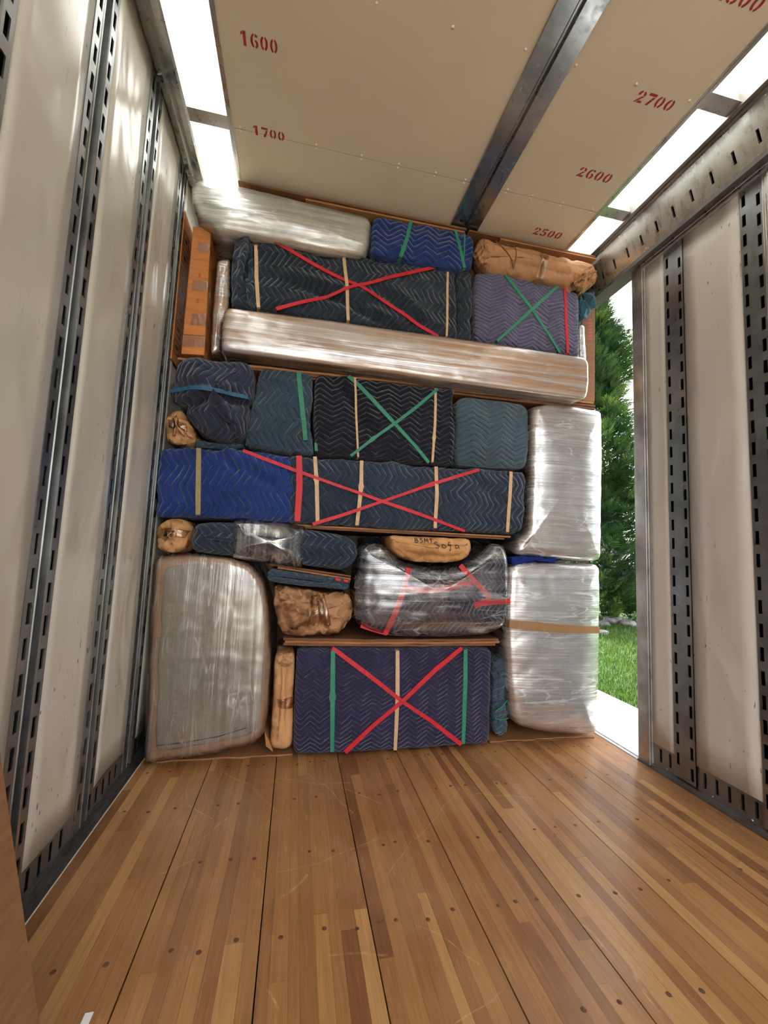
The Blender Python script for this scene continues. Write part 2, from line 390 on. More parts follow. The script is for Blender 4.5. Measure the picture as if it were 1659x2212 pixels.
MT['red'] = band_mat('red_band', lin(196, 32, 44)); MT['green'] = band_mat('green_band', lin(46, 128, 100))
MT['tan'] = band_mat('tan_band', lin(206, 168, 128)); MT['olive'] = band_mat('olive_band', lin(150, 132, 88))
MT['bluegreen'] = band_mat('petrol_band', lin(36, 84, 116))
MT['steel'] = steel('galvanised_steel', (.34, .35, .35)); MT['steeld'] = steel('galvanised_steel_dark', (.30, .32, .33), .36)
MT['alu'] = steel('aluminium_rail', (.60, .60, .58), .30, 90, .08)
MT['railr'] = steel('scuffed_top_rail', (.58, .58, .55), .28, 60, .08, .12)
MT['panel'] = panel_mat('painted_panel', rough=.24); MT['panelr'] = panel_mat('painted_panel_matt', lin(200, 192, 184), .5)
MT['wood'] = wood_mat('oak_laminate')
t = NT('dark_void'); MT['void'] = t.set((.012, .012, .013), .9)
t = NT('screw_dark'); MT['screw'] = t.set(lin(104, 70, 46), .55, .1)
t = NT('rivet_white'); MT['rivet'] = t.set(lin(225, 218, 200), .4)
t = NT('stencil_red'); o_ = t.coord('Object')
MT['stencil'] = t.set(t.mix(t.maprange(t.noise(o_, 60, 4), .4, .7, 0, .45), lin(158, 26, 40), lin(186, 92, 92)), .6)
t = NT('ceiling_sheet'); o_ = t.coord('Object')
kk = t.maprange(t.noise(o_, 1.6, 4), .3, .7, .95, 1.04)
hs = t.n('ShaderNodeHueSaturation'); hs.inputs['Color'].default_value = lin(216, 203, 180)+(1,); t.l(kk, hs.inputs['Value'])
MT['ceil'] = t.set(hs.outputs[0], .55, 0, None, .4)
t = NT('ink'); MT['ink'] = t.set((.02, .018, .016), .6)
t = NT('red_print'); MT['redprint'] = t.set(lin(170, 60, 44), .7)
t = NT('white_paint'); MT['white'] = t.set((.82, .83, .84), .5)
# roof strips: translucent fibreglass, lit from above by sun and sky
t = NT('translucent_roof')
tl = t.n('ShaderNodeBsdfTranslucent'); tl.inputs['Color'].default_value = (.93, .94, .92, 1)
dfu = t.n('ShaderNodeBsdfDiffuse'); dfu.inputs['Color'].default_value = (.9, .9, .88, 1)
mx = t.n('ShaderNodeMixShader'); mx.inputs[0].default_value = .12
t.l(tl.outputs[0], mx.inputs[1]); t.l(dfu.outputs[0], mx.inputs[2]); t.l(mx.outputs[0], t.out.inputs['Surface'])
MT['roof'] = t.m
t = NT('packing_tape')
gl = t.n('ShaderNodeBsdfGlossy'); gl.inputs['Roughness'].default_value = .24; gl.inputs['Color'].default_value = (.9, .85, .78, 1)
t.l(t.bump(t.noise(t.coord('Object'), 60, 3), .5, .004), gl.inputs['Normal'])
tr = t.n('ShaderNodeBsdfTransparent'); tr.inputs['Color'].default_value = (.86, .76, .62, 1)
mx = t.n('ShaderNodeMixShader'); mx.inputs[0].default_value = .13
t.l(tr.outputs[0], mx.inputs[1]); t.l(gl.outputs[0], mx.inputs[2]); t.l(mx.outputs[0], t.out.inputs['Surface'])
MT['tape'] = t.m
t = NT('brown_tape'); MT['browntape'] = t.set(lin(150, 112, 76), .25, 0, t.bump(t.noise(t.coord('Object'), 30, 2), .4, .004))

# ================================================================== THE TRAILER
XL, XR, H = -.035, 2.462, 2.90
YB, YE = -1.7, 3.6        # rear opening behind the camera, front bulkhead behind the load
# --- floor: sub-floor, boards of glued strips, screw heads
v, f = bx(-.16, 2.60, YB, YE, -.14, -.032)
floor = add('floor', v, f, MT['void'], kind='structure', loc=(1.2, .5, -.14))
seams = [.004, .315, .6145, .909, 1.212, 1.495, 1.806, 2.112, 2.446]
rs = random.Random(11)
for i in range(8):
    a, b = seams[i]+.0016, seams[i+1]-.0016
    v, f = bx(a, b, YB, YE-.02, -.032, -.012)
    fb = add('floor_board', v, f, MT['screw'], floor)
    n = 8; x = a; ws = [rs.uniform(.7, 1.35) for _ in range(n)]; sw = sum(ws)
    for w in ws:
        x1 = x+(b-a)*w/sw
        cuts = sorted([YB]+[y for y in [rs.uniform(-.9, .7), rs.uniform(.8, 2.3)]]+[YE-.02])
        for y0, y1 in zip(cuts[:-1], cuts[1:]):
            dz = rs.uniform(-.0006, 0)
            v, f = bx(x+.0002, x1-.0002, y0, y1-.0004, -.012, dz)
            c = ((x+x1)/2, (y0+y1)/2, -.012)
            st = add('wood_strip', v, f, MT['wood'], fb)
        x = x1
    for y in (.62, .93, 1.22, 1.52, 1.83, 2.12):
        for xx in (a+.075, a+.16, b-.06):
            jx = rs.uniform(-.025, .025)
            if rs.random() < .22: continue
            v, f = disc((xx+jx, y+rs.uniform(-.012, .012), -.0004), (0, 0, 1), .0072, .0008, 10)
            add('screw_head', v, f, MT['screw'], fb, smooth=True)

# --- slotted sheet builder: rows of true holes in a plate
def slotted(cols, ya, yb, za, zb, pitch, sh, phase, pt, thick, nrm, mirror=None):
    """plate spanning u in [ya,yb], z in [za,zb]; cols = [(u0,u1,phase)]; pt(u,z)->xyz"""
    us = sorted(set([ya, yb]+[q for c in cols for q in c[:2]])); V = []; F = []
    def quad(u0, u1, z0, z1):
        n = len(V); V.extend([pt(u0, z0), pt(u1, z0), pt(u1, z1), pt(u0, z1)]); F.append([n, n+1, n+2, n+3])
    def lip(u0, u1, z0, z1):
        c = [(u0, z0), (u1, z0), (u1, z1), (u0, z1)]
        for k in range(4):
            p, q = np.array(pt(*c[k])), np.array(pt(*c[(k+1) % 4])); n = len(V)
            V.extend([tuple(p), tuple(q), tuple(q+np.array(nrm)*thick), tuple(p+np.array(nrm)*thick)]); F.append([n, n+1, n+2, n+3])
    for u0, u1 in zip(us[:-1], us[1:]):
        col = [c for c in cols if abs(c[0]-u0) < 1e-9]
        if not col: quad(u0, u1, za, zb); continue
        z = za; k = math.floor((za-col[0][2])/pitch)
        while True:
            s0 = col[0][2]+k*pitch; s1 = s0+sh; k += 1
            if s0 < za+.012: continue
            if s1 > zb-.012: break
            quad(u0, u1, z, s0); lip(u0, u1, s0, s1); z = s1
        quad(u0, u1, z, zb)
    return V, F

# --- left wall
v, f = bx(-.18, -.072, YB, YE, -.1, 3.02)
wl = add('wall_left', v, f, MT['void'], kind='structure', loc=(-.1, .5, -.1))
def wpost(par, X, s, y0, y1, z0, z1, ph, groove=True, wide=.017, pit=.0915):
    """slotted post; s=+1 the wall faces +X. flange, channel, flange"""
    w = y1-y0; pt = lambda d: (lambda u, z: (X+s*d, u, z))
    if groove:
        fl = w*.33; cA = y0+fl*.55; cB = y1-fl*.5
        A = slotted([(cA-wide/2, cA+wide/2, ph)], y0, y0+fl, z0, z1, pit, .056, 0, pt(.004), .004, (-s, 0, 0))
        B = slotted([(cB-wide/2, cB+wide/2, ph+pit*.5)], y1-fl, y1, z0, z1, pit, .056, 0, pt(.004), .004, (-s, 0, 0))
        n = 7; V = []; F = []     # rolled channel between the flanges
        prof = [(y0+fl, .004), (y0+fl+.002, .007), (y0+fl+.004, -.02), (y0+fl+.007, -.026), (y1-fl-.012, -.026), (y1-fl-.008, -.02), (y1-fl-.005, .006), (y1-fl-.002, .0085), (y1-fl, .004)]
        for (yy, d) in prof: V += [(X+s*d, yy, z0), (X+s*d, yy, z1)]
        for k in range(len(prof)-1): F.append([2*k, 2*k+2, 2*k+3, 2*k+1])
        ed = [([(X+s*.004, y0, z0), (X+s*.004, y0, z1), (X-s*.006, y0, z1), (X-s*.006, y0, z0)], [[0, 1, 2, 3]]),
              ([(X+s*.004, y1, z0), (X+s*.004, y1, z1), (X-s*.006, y1, z1), (X-s*.006, y1, z0)], [[0, 1, 2, 3]])]
        v, f = join(A, B, (V, F), *ed)
    else:
        cA = y0+w*.17; cB = y1-w*.17
        A = slotted([(cA-wide/2, cA+wide/2, ph), (cB-wide/2, cB+wide/2, ph+pit*.45)], y0, y1, z0, z1, pit, .054, 0, pt(.004), .004, (-s, 0, 0))
        v, f = A
    return add('slotted_post', v, f, MT['steel'] if groove else MT['steeld'], par)
postsL = [(y, y+.128) for y in (-1.60, -1.20, -.79, -.38, .03, .44, .850, 1.259, 1.672, 2.080, 2.49, 2.90)]
for k, (a, b) in enumerate(postsL):
    wpost(wl, XL, 1, a, b, .022, 2.948, .03+.031*(k % 3))
prev = YB
for (a, b) in postsL+[(YE, YE)]:
    if a-prev > .03:
        n = 24; V = []; F = []   # panel: gently bowed sheet with thickness
        ys = np.linspace(prev+.001, a-.001, 7); zs = np.linspace(.108, 2.945, 30)
        for z in zs:
            for y in ys:
                e = math.sin(math.pi*(y-ys[0])/(ys[-1]-ys[0]))
                V.append((XL-.002+.004*e*float(math.sin(z*3.1+a*5)), y, z))
        for i in range(29):
            for j in range(6): F.append([i*7+j, i*7+j+1, (i+1)*7+j+1, (i+1)*7+j])
        pn = add('wall_panel', V, F, MT['panel'], wl, smooth=True)
        m = pn.modifiers.new('thick', 'SOLIDIFY'); m.thickness = .004; m.offset = 1
        # slotted kick rail below the panel
        cols = []
        y = prev+.03
        while y < a-.03: cols.append((y, y+.017, .038)); y += .0575
        v, f = slotted(cols, prev+.001, a-.001, .022, .110, 10, .056, 0, lambda u, z: (XL+.001, u, z), .002, (-1, 0, 0))
        add('kick_rail', v, f, MT['steeld'], wl)
    prev = b
# base angle along the left edge of the floor
v, f = join(bx(-.07, XL+.008, YB, YE, -.03, .024), bx(-.07, -.012, YB, YE, -.03, .012), bx(-.02, .003, YB, YE, -.03, .003))
bl_ = add('baseboard_left', v, f, steel('base_angle', (.16, .15, .15), .55, 40, .3), kind='structure', loc=(-.02, .5, -.03))
v, f = bx(.0032, .0060, YB, YE, -.012, .0015); add('sealant_bead', v, f, MT['rivet'], bl_)
# top rail left: stepped extrusion
prof = [(-.075, 2.945), (-.032, 2.945), (-.028, 2.934), (-.004, 2.922), (-.001, 2.930), (.028, 2.914), (.031, 2.906), (.060, 2.894), (.068, 2.900), (.068, 2.985), (-.075, 2.985)]
def extrude(prof, y0, y1):
    n = len(prof); V = [(x, y0, z) for x, z in prof]+[(x, y1, z) for x, z in prof]
    F = [[k, (k+1) % n, n+(k+1) % n, n+k] for k in range(n)]+[list(range(n))[::-1], list(range(n, 2*n))]
    return V, F
v, f = extrude(prof, YB, YE); add('trim_1', v, f, MT['alu'], kind='structure', loc=(0, .5, 2.868))

# --- right wall, with the side doorway Y 1.945..2.75
DY0, DY1, DZ = 1.947, 2.75, 2.82
v, f = join(bx(2.50, 2.60, YB, DY0-.004, -.1, 3.02), bx(2.50, 2.60, DY1, YE, -.1, 3.02), bx(2.50, 2.60, DY0-.004, DY1, DZ, 3.02))
wr = add('wall_right', v, f, MT['void'], kind='structure', loc=(2.55, .5, -.1))
postsR = [(1.630, 1.737), (1.262, 1.350), (.80, .907), (.40, .507), (0., .107), (-.40, -.293), (-.8, -.693), (-1.2, -1.093), (-1.6, -1.493)]
for k, (a, b) in enumerate(postsR):
    wpost(wr, XR, -1, a, b, .03, 2.668, .045+.02*(k % 2), groove=False, wide=.0155)
edges = sorted([(1.862, 1.947), (1.165, 1.262)]+postsR)
prev = YB
for (a, b) in edges:
    if a-prev > .03 and prev < 1.9:
        ys = np.linspace(prev+.001, a-.001, 5); V = []; F = []; zs = np.linspace(.122, 2.655, 20)
        for z in zs:
            for y in ys: V.append((XR+.001-.002*math.sin(z*2.3+a*7)*math.sin(math.pi*(y-ys[0])/(ys[-1]-ys[0])), y, z))
        for i in range(19):
            for j in range(4): F.append([i*5+j, i*5+j+1, (i+1)*5+j+1, (i+1)*5+j])
        pn = add('wall_panel', V, F, MT['panelr'], wr, smooth=True)
        m = pn.modifiers.new('thick', 'SOLIDIFY'); m.thickness = .004; m.offset = 0
        cols = []; y = prev+.026
        while y < a-.03: cols.append((y, y+.013, .046)); y += .053
        v, f = slotted(cols, prev+.001, a-.001, .022, .124, 10, .062, 0, lambda u, z: (XR+.004, u, z), .01, (1, 0, 0))
        kr = add('kick_rail', v, f, MT['steeld'], wr)
        y = prev+.05
        while y < a-.02:
            v, f = disc((XR+.0025, y, .030), (-1, 0, 0), .004, .0025, 8); add('screw_head', v, f, MT['alu'], wr, smooth=True); y += .16
    prev = b
# door jamb: scuffed sheet-metal post wrapped round the wall end
v, f = join(bx(2.452, 2.60, 1.876, 1.947, -.03, 2.70), bx(2.456, 2.50, 1.862, 1.8755, .0, 2.685), bx(2.448, 2.456, 1.870, 1.8755, .0, 2.69))
jb = bevel(add('door_jamb', v, f, steel('jamb_steel', (.50, .49, .47), .42, 30, .5), wr), .004)
# door frame post with bead and screws at the near end of the panel
v, f = join(bx(2.452, 2.50, 1.236, 1.250, .0, 2.685), bx(2.446, 2.50, 1.205, 1.236, .0, 2.68), bx(2.456, 2.50, 1.250, 1.262, .0, 2.685), bx(2.450, 2.50, 1.165, 1.198, .0, 2.69))
bevel(add('frame_post', v, f, MT['alu'], wr), .003)
for k in range(28):
    v, f = disc((2.4455, 1.221, .12+k*.092), (-1, 0, 0), .0045 if k % 3 == 0 else .0025, .003, 8); add('screw_head', v, f, MT['alu'], wr, smooth=True)
# head trim over the panels
v, f = join(bx(2.447, 2.50, YB, 1.872, 2.656, 2.668), bx(2.440, 2.50, YB, 1.872, 2.672, 2.684), bx(2.452, 2.60, YB, DY0, 2.684, 2.70))
bevel(add('head_trim', v, f, MT['alu'], wr), .002)
v, f = join(bx(XR-.006, 2.50, YB, DY0, -.03, .022), bx(2.447, 2.50, YB, DY0, -.03, .010))
add('baseboard_right', v, f, MT['steeld'], kind='structure', loc=(2.46, .5, -.03))
# doorway threshold plate
v, f = join(bx(2.447, 2.60, DY0, DY1, -.03, .003), bx(2.470, 2.482, DY0, DY1, .003, .007))
add('trim_2', v, f, band_mat('threshold_paint', (.45, .46, .47)), kind='structure', loc=(2.52, 2.3, -.03))
# slotted top rail, tilted, with one row of upright slots
def rp(u, z):      # u along Y, z height -> tilted plane
    x = 2.350+(2.90-z)/(2.90-2.69)*.062
    return (x, u, z)
cols = []; y = -2.5+.0985*.2; y = 2.095-.0985*38
while y < YE-.1: cols.append((y, y+.0125, 2.742)); y += .0985
v, f = slotted(cols, YB, YE, 2.69, 2.90, 10, .056, 0, rp, .01, (1, 0, .2))
tr_ = add('trim_3', v, f, MT['railr'], kind='structure', loc=(2.36, .5, 2.69))
v, f = join(bx(2.46, 2.50, YB, YE, 2.69, 2.95), bx(2.34, 2.60, YB, YE, 2.966, 3.0)); add('rail_back', v, f, MT['void'], tr_)
v, f = join(bx(2.408, 2.50, YB, YE, 2.684, 2.692), bx(2.404, 2.412, YB, YE, 2.676, 2.70)); add('rail_lip', v, f, band_mat('lip_paint', (.10, .09, .085)), tr_)
v, f = join(bx(2.312, 2.35, YB, YE, 2.893, 2.966), bx(2.335, 2.352, YB, YE, 2.888, 2.9)); add('rail_flange', v, f, steel('flange_steel', (.34, .32, .30), .4), tr_)
y = 1.16-.3*12
while y < 2.2:
    v, f = disc((2.352, y, 2.878), (-1, 0, .3), .0035, .002, 6); add('rivet', v, f, MT['rivet'], tr_, smooth=True); y += .15

# --- front bulkhead behind the load
v, f = bx(-.05, 2.5, YE-.02, YE+.06, -.03, 2.96)
add('wall_front', v, f, MT['panel'], kind='structure', loc=(1.2, YE, -.03))

# --- ceiling: opaque sheets, translucent side strips, bows, centre rail
v, f = bx(.235, 2.165, YB, YE, 2.93, 3.0)
ceil = add('ceiling', v, f, MT['void'], kind='structure', loc=(1.2, .5, 2.93))
rows = [(YB, .2565), (.2595, 1.8315), (1.8345, YE)]
for (x0, x1) in ((.247, 1.40), (1.556, 2.142)):
    for y0, y1 in rows:
        v, f = bx(x0, x1, y0, y1, 2.90, 2.906); add('ceiling_panel', v, f, MT['ceil'], ceil)
# edge battens
v, f = join(bx(.236, .2465, YB, YE, 2.893, 2.935), bx(.2465, .254, YB, YE, 2.896, 2.9005)); add('edge_batten', v, f, MT['alu'], ceil)
v, f = join(bx(2.142, 2.153, YB, YE, 2.893, 2.935), bx(2.134, 2.142, YB, YE, 2.896, 2.9005), bx(2.155, 2.162, YB, YE, 2.899, 2.935)); add('edge_batten', v, f, MT['alu'], ceil)
v, f = join(bx(1.396, 1.470, YB, YE, 2.885, 2.91), bx(1.486, 1.560, YB, YE, 2.885, 2.91), bx(1.470, 1.486, YB, YE, 2.897, 2.91), bx(1.465, 1.4695, YB, YE, 2.881, 2.886), bx(1.4865, 1.491, YB, YE, 2.881, 2.886))
add('centre_rail', v, f, steel('ceiling_rail', (.40, .42, .43), .22, 30, .25), ceil)
for x in (.285, .625, .84, 1.024, 1.212, 1.368, 1.600, 1.741, 1.918, 2.10):
    for y in (1.822, 1.843):
        v, f = disc((x, y, 2.90), (0, 0, -1), .006, .004, 8); add('rivet', v, f, MT['rivet'], ceil, smooth=True)
for y in (1.26, .70, .10):
    for x in (.285, .54, .805, 1.083, 1.369, 1.581, 1.851, 2.103):
        v, f = disc((x, y, 2.90), (0, 0, -1), .006, .004, 8); add('rivet', v, f, MT['rivet'], ceil, smooth=True)
# roof strips
for x0, x1 in ((.060, .245), (2.150, 2.325)):
    v, f = bx(x0, x1, YB, YE, 2.962, 2.965)
    r = add('window_%d' % (1 if x0 < 1 else 2), v, f, MT['roof'], kind='structure', loc=(x0+.09, .5, 2.955))
    for y in (-1.63, -1.06, -.49, .08, .65, 1.225, 1.800, 2.37):
        a = bx(x0, x1, y, y+.052, 2.915, 2.961)
        b = bx(x0, x1, y-.006, y+.058, 2.908, 2.915)
        v, f = join(a, b); add('roof_bow', v, f, MT['alu'], r)

# stencilled numbers on the ceiling sheets
def crescent(cx, cy, ro, rix, ryo, ryi, a0, a1, n=10):
    P = []
    for k in range(n+1):
        t = a0+(a1-a0)*k/n; P.append((cx+ro*math.cos(t), cy+ryo*math.sin(t)))
    for k in range(n, -1, -1):
        t = a0+(a1-a0)*k/n; P.append((cx+rix*math.cos(t), cy+ryi*math.sin(t)))
    return [[P[k], P[k+1], P[2*n+1-k-1], P[2*n+1-k]] for k in range(n)]
def R(d): return math.radians(d)
G = {
 '0': crescent(.5, .5, .42, .17, .5, .36, R(-75), R(75))+crescent(.5, .5, .42, .17, .5, .36, R(105), R(255)),
 '1': [[(.34, 0), (.66, 0), (.66, 1), (.34, 1)], [(.10, .68), (.30, .78), (.30, .98), (.10, .86)]],
 '2': crescent(.5, .70, .40, .16, .30, .16, R(-20), R(70), 6)+crescent(.5, .70, .40, .16, .30, .16, R(105), R(200), 6)+[[(.08, .0), (.30, .0), (.86, .56), (.60, .56)], [(.38, .0), (.92, .0), (.92, .20), (.56, .20)]],
 '5': [[(.14, .50), (.34, .56), (.38, 1.), (.18, 1.)], [(.44, .80), (.88, .84), (.92, 1.), (.44, 1.)]]+crescent(.46, .32, .44, .20, .32, .17, R(-80), R(100), 8)+crescent(.46, .32, .44, .20, .32, .17, R(190), R(262), 4),
 '6': crescent(.52, .5, .44, .19, .5, .36, R(100), R(255))+crescent(.52, .30, .42, .17, .30, .16, R(-78), R(80), 8)+[[(.58, .80), (.84, .74), (.88, .90), (.58, 1.0)]],
 '7': [[(.08, .78), (.92, .78), (.92, 1.), (.08, 1.)], [(.30, 0), (.58, 0), (.92, .72), (.66, .72)]],
 '8': crescent(.5, .26, .44, .19, .28, .14, R(-78), R(78), 6)+crescent(.5, .26, .44, .19, .28, .14, R(102), R(258), 6)+crescent(.5, .76, .38, .16, .25, .12, R(-78), R(78), 6)+crescent(.5, .76, .38, .16, .25, .12, R(102), R(258), 6),
}
def stencil(txt, x0, x1, yb, yt):
    w = (x1-x0)/len(txt); V = []; F = []
    for i, ch in enumerate(txt):
        for poly in G[ch]:
            n = len(V)
            for (a, b) in poly: V.append((x0+w*(i+.04+.92*a), yb+(yt-yb)*b, 2.8994))
            F.append(list(range(n, n+len(poly))))
    add('stencil_number', V, F, MT['stencil'], ceil, label='red stencilled %s' % txt)
stencil('1600', .327, .468, 1.496, 1.449); stencil('1700', .338, .484, 1.843, 1.799)
stencil('2700', 1.880, 2.063, 1.316, 1.272); stencil('2600', 1.873, 2.064, 1.668, 1.617); stencil('2500', 1.874, 2.058, 2.058, 2.005)
stencil('2800', 1.885, 2.072, .985, .938)
# ================================================================== THE LOAD
def round_poly(P, rc):
    out = []; n = len(P)
    for i in range(n):
        a, b, c = P[i-1], P[i], P[(i+1) % n]
        la, lc = np.linalg.norm(a-b), np.linalg.norm(c-b)
        ra, rr = min(rc, la*.45), min(rc, lc*.45)
        p, q = b+(a-b)/la*ra, b+(c-b)/lc*rr
        for t in np.linspace(0, 1, 6): out.append((1-t)**2*p+2*t*(1-t)*b+t*t*q)
    return np.array(out)
def resample(P, step):
    Q = np.vstack([P, P[:1]]); d = np.r_[0, np.cumsum(np.linalg.norm(np.diff(Q, axis=0), axis=1))]
    n = max(40, int(d[-1]/step)); s = np.linspace(0, d[-1], n, endpoint=False)
    return np.stack([np.interp(s, d, Q[:, 0]), np.interp(s, d, Q[:, 1])], 1)
def vnormals(V, F):
    N = np.zeros_like(V); a = V[F[:, 1]]-V[F[:, 0]]; b = V[F[:, 2]]-V[F[:, 0]]; n = np.cross(a, b)
    for k in range(3): np.add.at(N, F[:, k], n)
    return N/np.maximum(np.linalg.norm(N, axis=1), 1e-12)[:, None]
def soft(th, name, px, Yf, depth, mat, r=.03, rc=None, puff=.012, wr=.006, wf=7., step=.014, grow=0., style='cloth', seed=0, sub=None, xz=None, label=None, fold=None):
    """a padded, wrapped or bagged block: outline given in the load's front plane, rounded into depth"""
    rc = rc if rc is not None else (r*.6 if style == 'cloth' else r*1.0); wr = wr*1.7 if style == 'cloth' else wr
    poly = xz if xz is not None else P2(px, Yf+r*.5)
    if ((poly[:, 0]*np.roll(poly[:, 1], -1)-np.roll(poly[:, 0], -1)*poly[:, 1]).sum()) < 0: poly = poly[::-1]
    poly = np.stack([np.clip(poly[:, 0], -.022, 2.44), poly[:, 1]], 1)
    p = resample(round_poly(poly, rc), step); N = len(p)
    tg = np.roll(p, -2, 0)-np.roll(p, 2, 0); nn = np.stack([tg[:, 1], -tg[:, 0]], 1); nn /= np.linalg.norm(nn, axis=1)[:, None]
    for _ in range(3): nn = (np.roll(nn, 1, 0)+nn*2+np.roll(nn, -1, 0)); nn /= np.linalg.norm(nn, axis=1)[:, None]
    p = p+nn*grow; r = r+grow; Yf = Yf-grow
    pin = p-nn*r
    for _ in range(4): pin = (np.roll(pin, 1, 0)+pin*2+np.roll(pin, -1, 0))/4
    c = pin.mean(0)
    ext = np.sort(np.ptp(pin, axis=0)); nr = int(max(6, min(46, ext[0]*.5/step*1.25+4)))
    V = []; UV = []
    V.append((c[0], Yf-puff, c[1])); UV.append(c)
    for k in range(1, nr+1):
        s = k/nr; q = c+(pin-c)*s
        V += [(a, Yf-puff*(1-s**3), b) for a, b in q]; UV += list(q)
    for th_ in np.linspace(0, math.pi/2, 6)[1:]:
        q = pin+(p-pin)*math.sin(th_); y = Yf+r*(1-math.cos(th_))
        V += [(a, y, b) for a, b in q]; UV += list(pin+nn*r*th_)
    ys = Yf+r+np.array([.02, .05, .10, .18])*min(1, (depth-r)/.25)
    ys = list(ys)+[Yf+depth-.02, Yf+depth]
    for y in ys:
        sh = .012 if y == ys[-1] else 0
        V += [(a, y, b) for a, b in p-nn*sh]; UV += list(p+nn*(y-Yf-r+r*.57))
    V.append((c[0], Yf+depth, c[1])); UV.append(c)
    V = np.array(V); UV = np.array(UV); F = []
    I = np.arange(N); J = (I+1) % N
    F += np.stack([np.zeros(N, int), 1+I, 1+J], 1).tolist()
    tot = (len(V)-2)//N
    for k in range(tot-1):
        a = 1+k*N; b = a+N
        F += np.stack([a+I, b+I, b+J], 1).tolist(); F += np.stack([a+I, b+J, a+J], 1).tolist()
    last = len(V)-1; a = 1+(tot-1)*N
    F += np.stack([a+I, np.full(N, last), a+J], 1).tolist()
    F = np.array(F)
    nrm = vnormals(V, F); cen = V.mean(0)
    fade = np.clip(1-(V[:, 1]-Yf-.2)/.2, 0, 1)
    Q = V*1.0+np.array([seed*3.7, seed*1.3, seed*2.1])
    if style == 'cloth':
        Qs = Q*np.array([wf*.8, wf, wf*1.1]); w = perlin(Q*3.)[:, None]*.35
        d = fbm(Qs+w*3, 3)*wr+ridged(Q*np.array([wf*.45, wf*.5, wf*.6])+w*4, 2)*wr*.45
    elif style == 'paper':
        wr = wr*1.35; w = np.stack([perlin(Q*4+k*9) for k in range(3)], 1)*.12
        d = -np.abs(perlin((Q+w)*wf*.9))*wr*2.2+wr*.4-np.abs(perlin((Q+w)*np.array([wf*2.6, wf*2, wf*1.6])+7))*wr*1.3+fbm(Q*wf*.5, 2)*wr*.9
    elif style == 'film':
        d = fbm(Q*np.array([wf*.35, wf, wf*1.6]), 3)*wr
    else:
        d = fbm(Q*wf*.4, 2)*wr
    if fold is not None:
        for (x0, z0, ang, wid, amp) in fold:      # long soft creases: point, direction, width, depth
            dx = (V[:, 0]-x0)*-math.sin(ang)+(V[:, 2]-z0)*math.cos(ang); al = (V[:, 0]-x0)*math.cos(ang)+(V[:, 2]-z0)*math.sin(ang)
            amp = amp*2.0; d = d+amp*np.exp(-(dx/wid)**2)*np.exp(-(al/(wid*7))**2)*np.sign(-1)+amp*.6*np.exp(-((dx-wid*1.5)/wid)**2)*np.exp(-(al/(wid*7))**2)
    # outward side displacement only as far as neighbours allow
    side = np.abs(nrm[:, 1]) < .5
    d = np.where(side, np.minimum(d, 0)*.7, d)*fade
    V = V+nrm*d[:, None]
    if name is None: return V, F, UV
    par = sub if sub is not None else th
    o = add(name, V, F, mat, par, smooth=(style != 'paper' or True), uv=UV, label=label)
    o_data = (V, F)
    return o, BVHTree.FromPolygons([Vector(q) for q in V], F.tolist()), Yf
def hit(bvh, x, z, Y0=1.0):
    h = bvh.ray_cast(Vector((x, Y0, z)), Vector((0, 1, 0)), 3.0)
    return None if h[0] is None else h[0][1]
def band(th, bvh, px, Yf, w, mat, name='rubber_band', tuck=.05, lift=.0035, label=None, sub=None, knot=None):
    """flat strap drawn tight over the surface along a line, turning back round the edges"""
    P = P2(px, Yf); seg = np.linalg.norm(np.diff(P, axis=0), axis=1); L = seg.sum(); n = max(8, int(L/.012))
    d = np.r_[0, np.cumsum(seg)]; s = np.linspace(0, L, n)
    X = np.interp(s, d, P[:, 0]); Z = np.interp(s, d, P[:, 1])
    ys = []; keep = []
    for x, z in zip(X, Z):
        y = hit(bvh, x, z)
        if y is None or y > Yf+.10: continue
        keep.append((x, z)); ys.append(y)
    if len(keep) < 4: return None
    K = np.array(keep); ys = np.array(ys); m = len(ys)
    mn = np.array([ys[max(0, i-3):i+4].min() for i in range(m)])
    ysm = np.array([mn[max(0, i-4):i+5].mean() for i in range(m)]); ysm = np.minimum(ysm, ys)-lift
    t = np.gradient(K, axis=0); t /= np.maximum(np.linalg.norm(t, axis=1), 1e-9)[:, None]; nn = np.stack([-t[:, 1], t[:, 0]], 1)
    wid = w*(1+.10*np.sin(s[:m]*9.))
    if knot is not None:
        wid = wid*(1+.55*np.exp(-((np.arange(m)/m-knot)/.03)**2))
    rows = []
    for e in (0, 1):
        pass
    C = [(K[0]-t[0]*.004, ysm[0]+tuck, nn[0], wid[0])]+[(K[i], ysm[i], nn[i], wid[i]) for i in range(m)]+[(K[-1]+t[-1]*.004, ysm[-1]+tuck, nn[-1], wid[-1])]
    V = []; F = []
    for (k, y, q, ww) in C:
        a, b = k-q*ww/2, k+q*ww/2
        V += [(a[0], y, a[1]), (b[0], y, b[1]), (b[0], y+.004, b[1]), (a[0], y+.004, a[1])]
    for i in range(len(C)-1):
        a = 4*i; b = a+4
        for j in range(4): F.append([a+j, a+(j+1) % 4, b+(j+1) % 4, b+j])
    F += [[0, 1, 2, 3], [len(V)-1, len(V)-2, len(V)-3, len(V)-4]]
    return add(name, V, F, mat, sub if sub is not None else th, label=label)
class Both:
    def ray_cast(s, o, d, m):
        a, b = bv1.ray_cast(o, d, m), bv2.ray_cast(o, d, m)
        if a[0] is None: return b
        if b[0] is None: return a
        return a if a[0][1] < b[0][1] else b
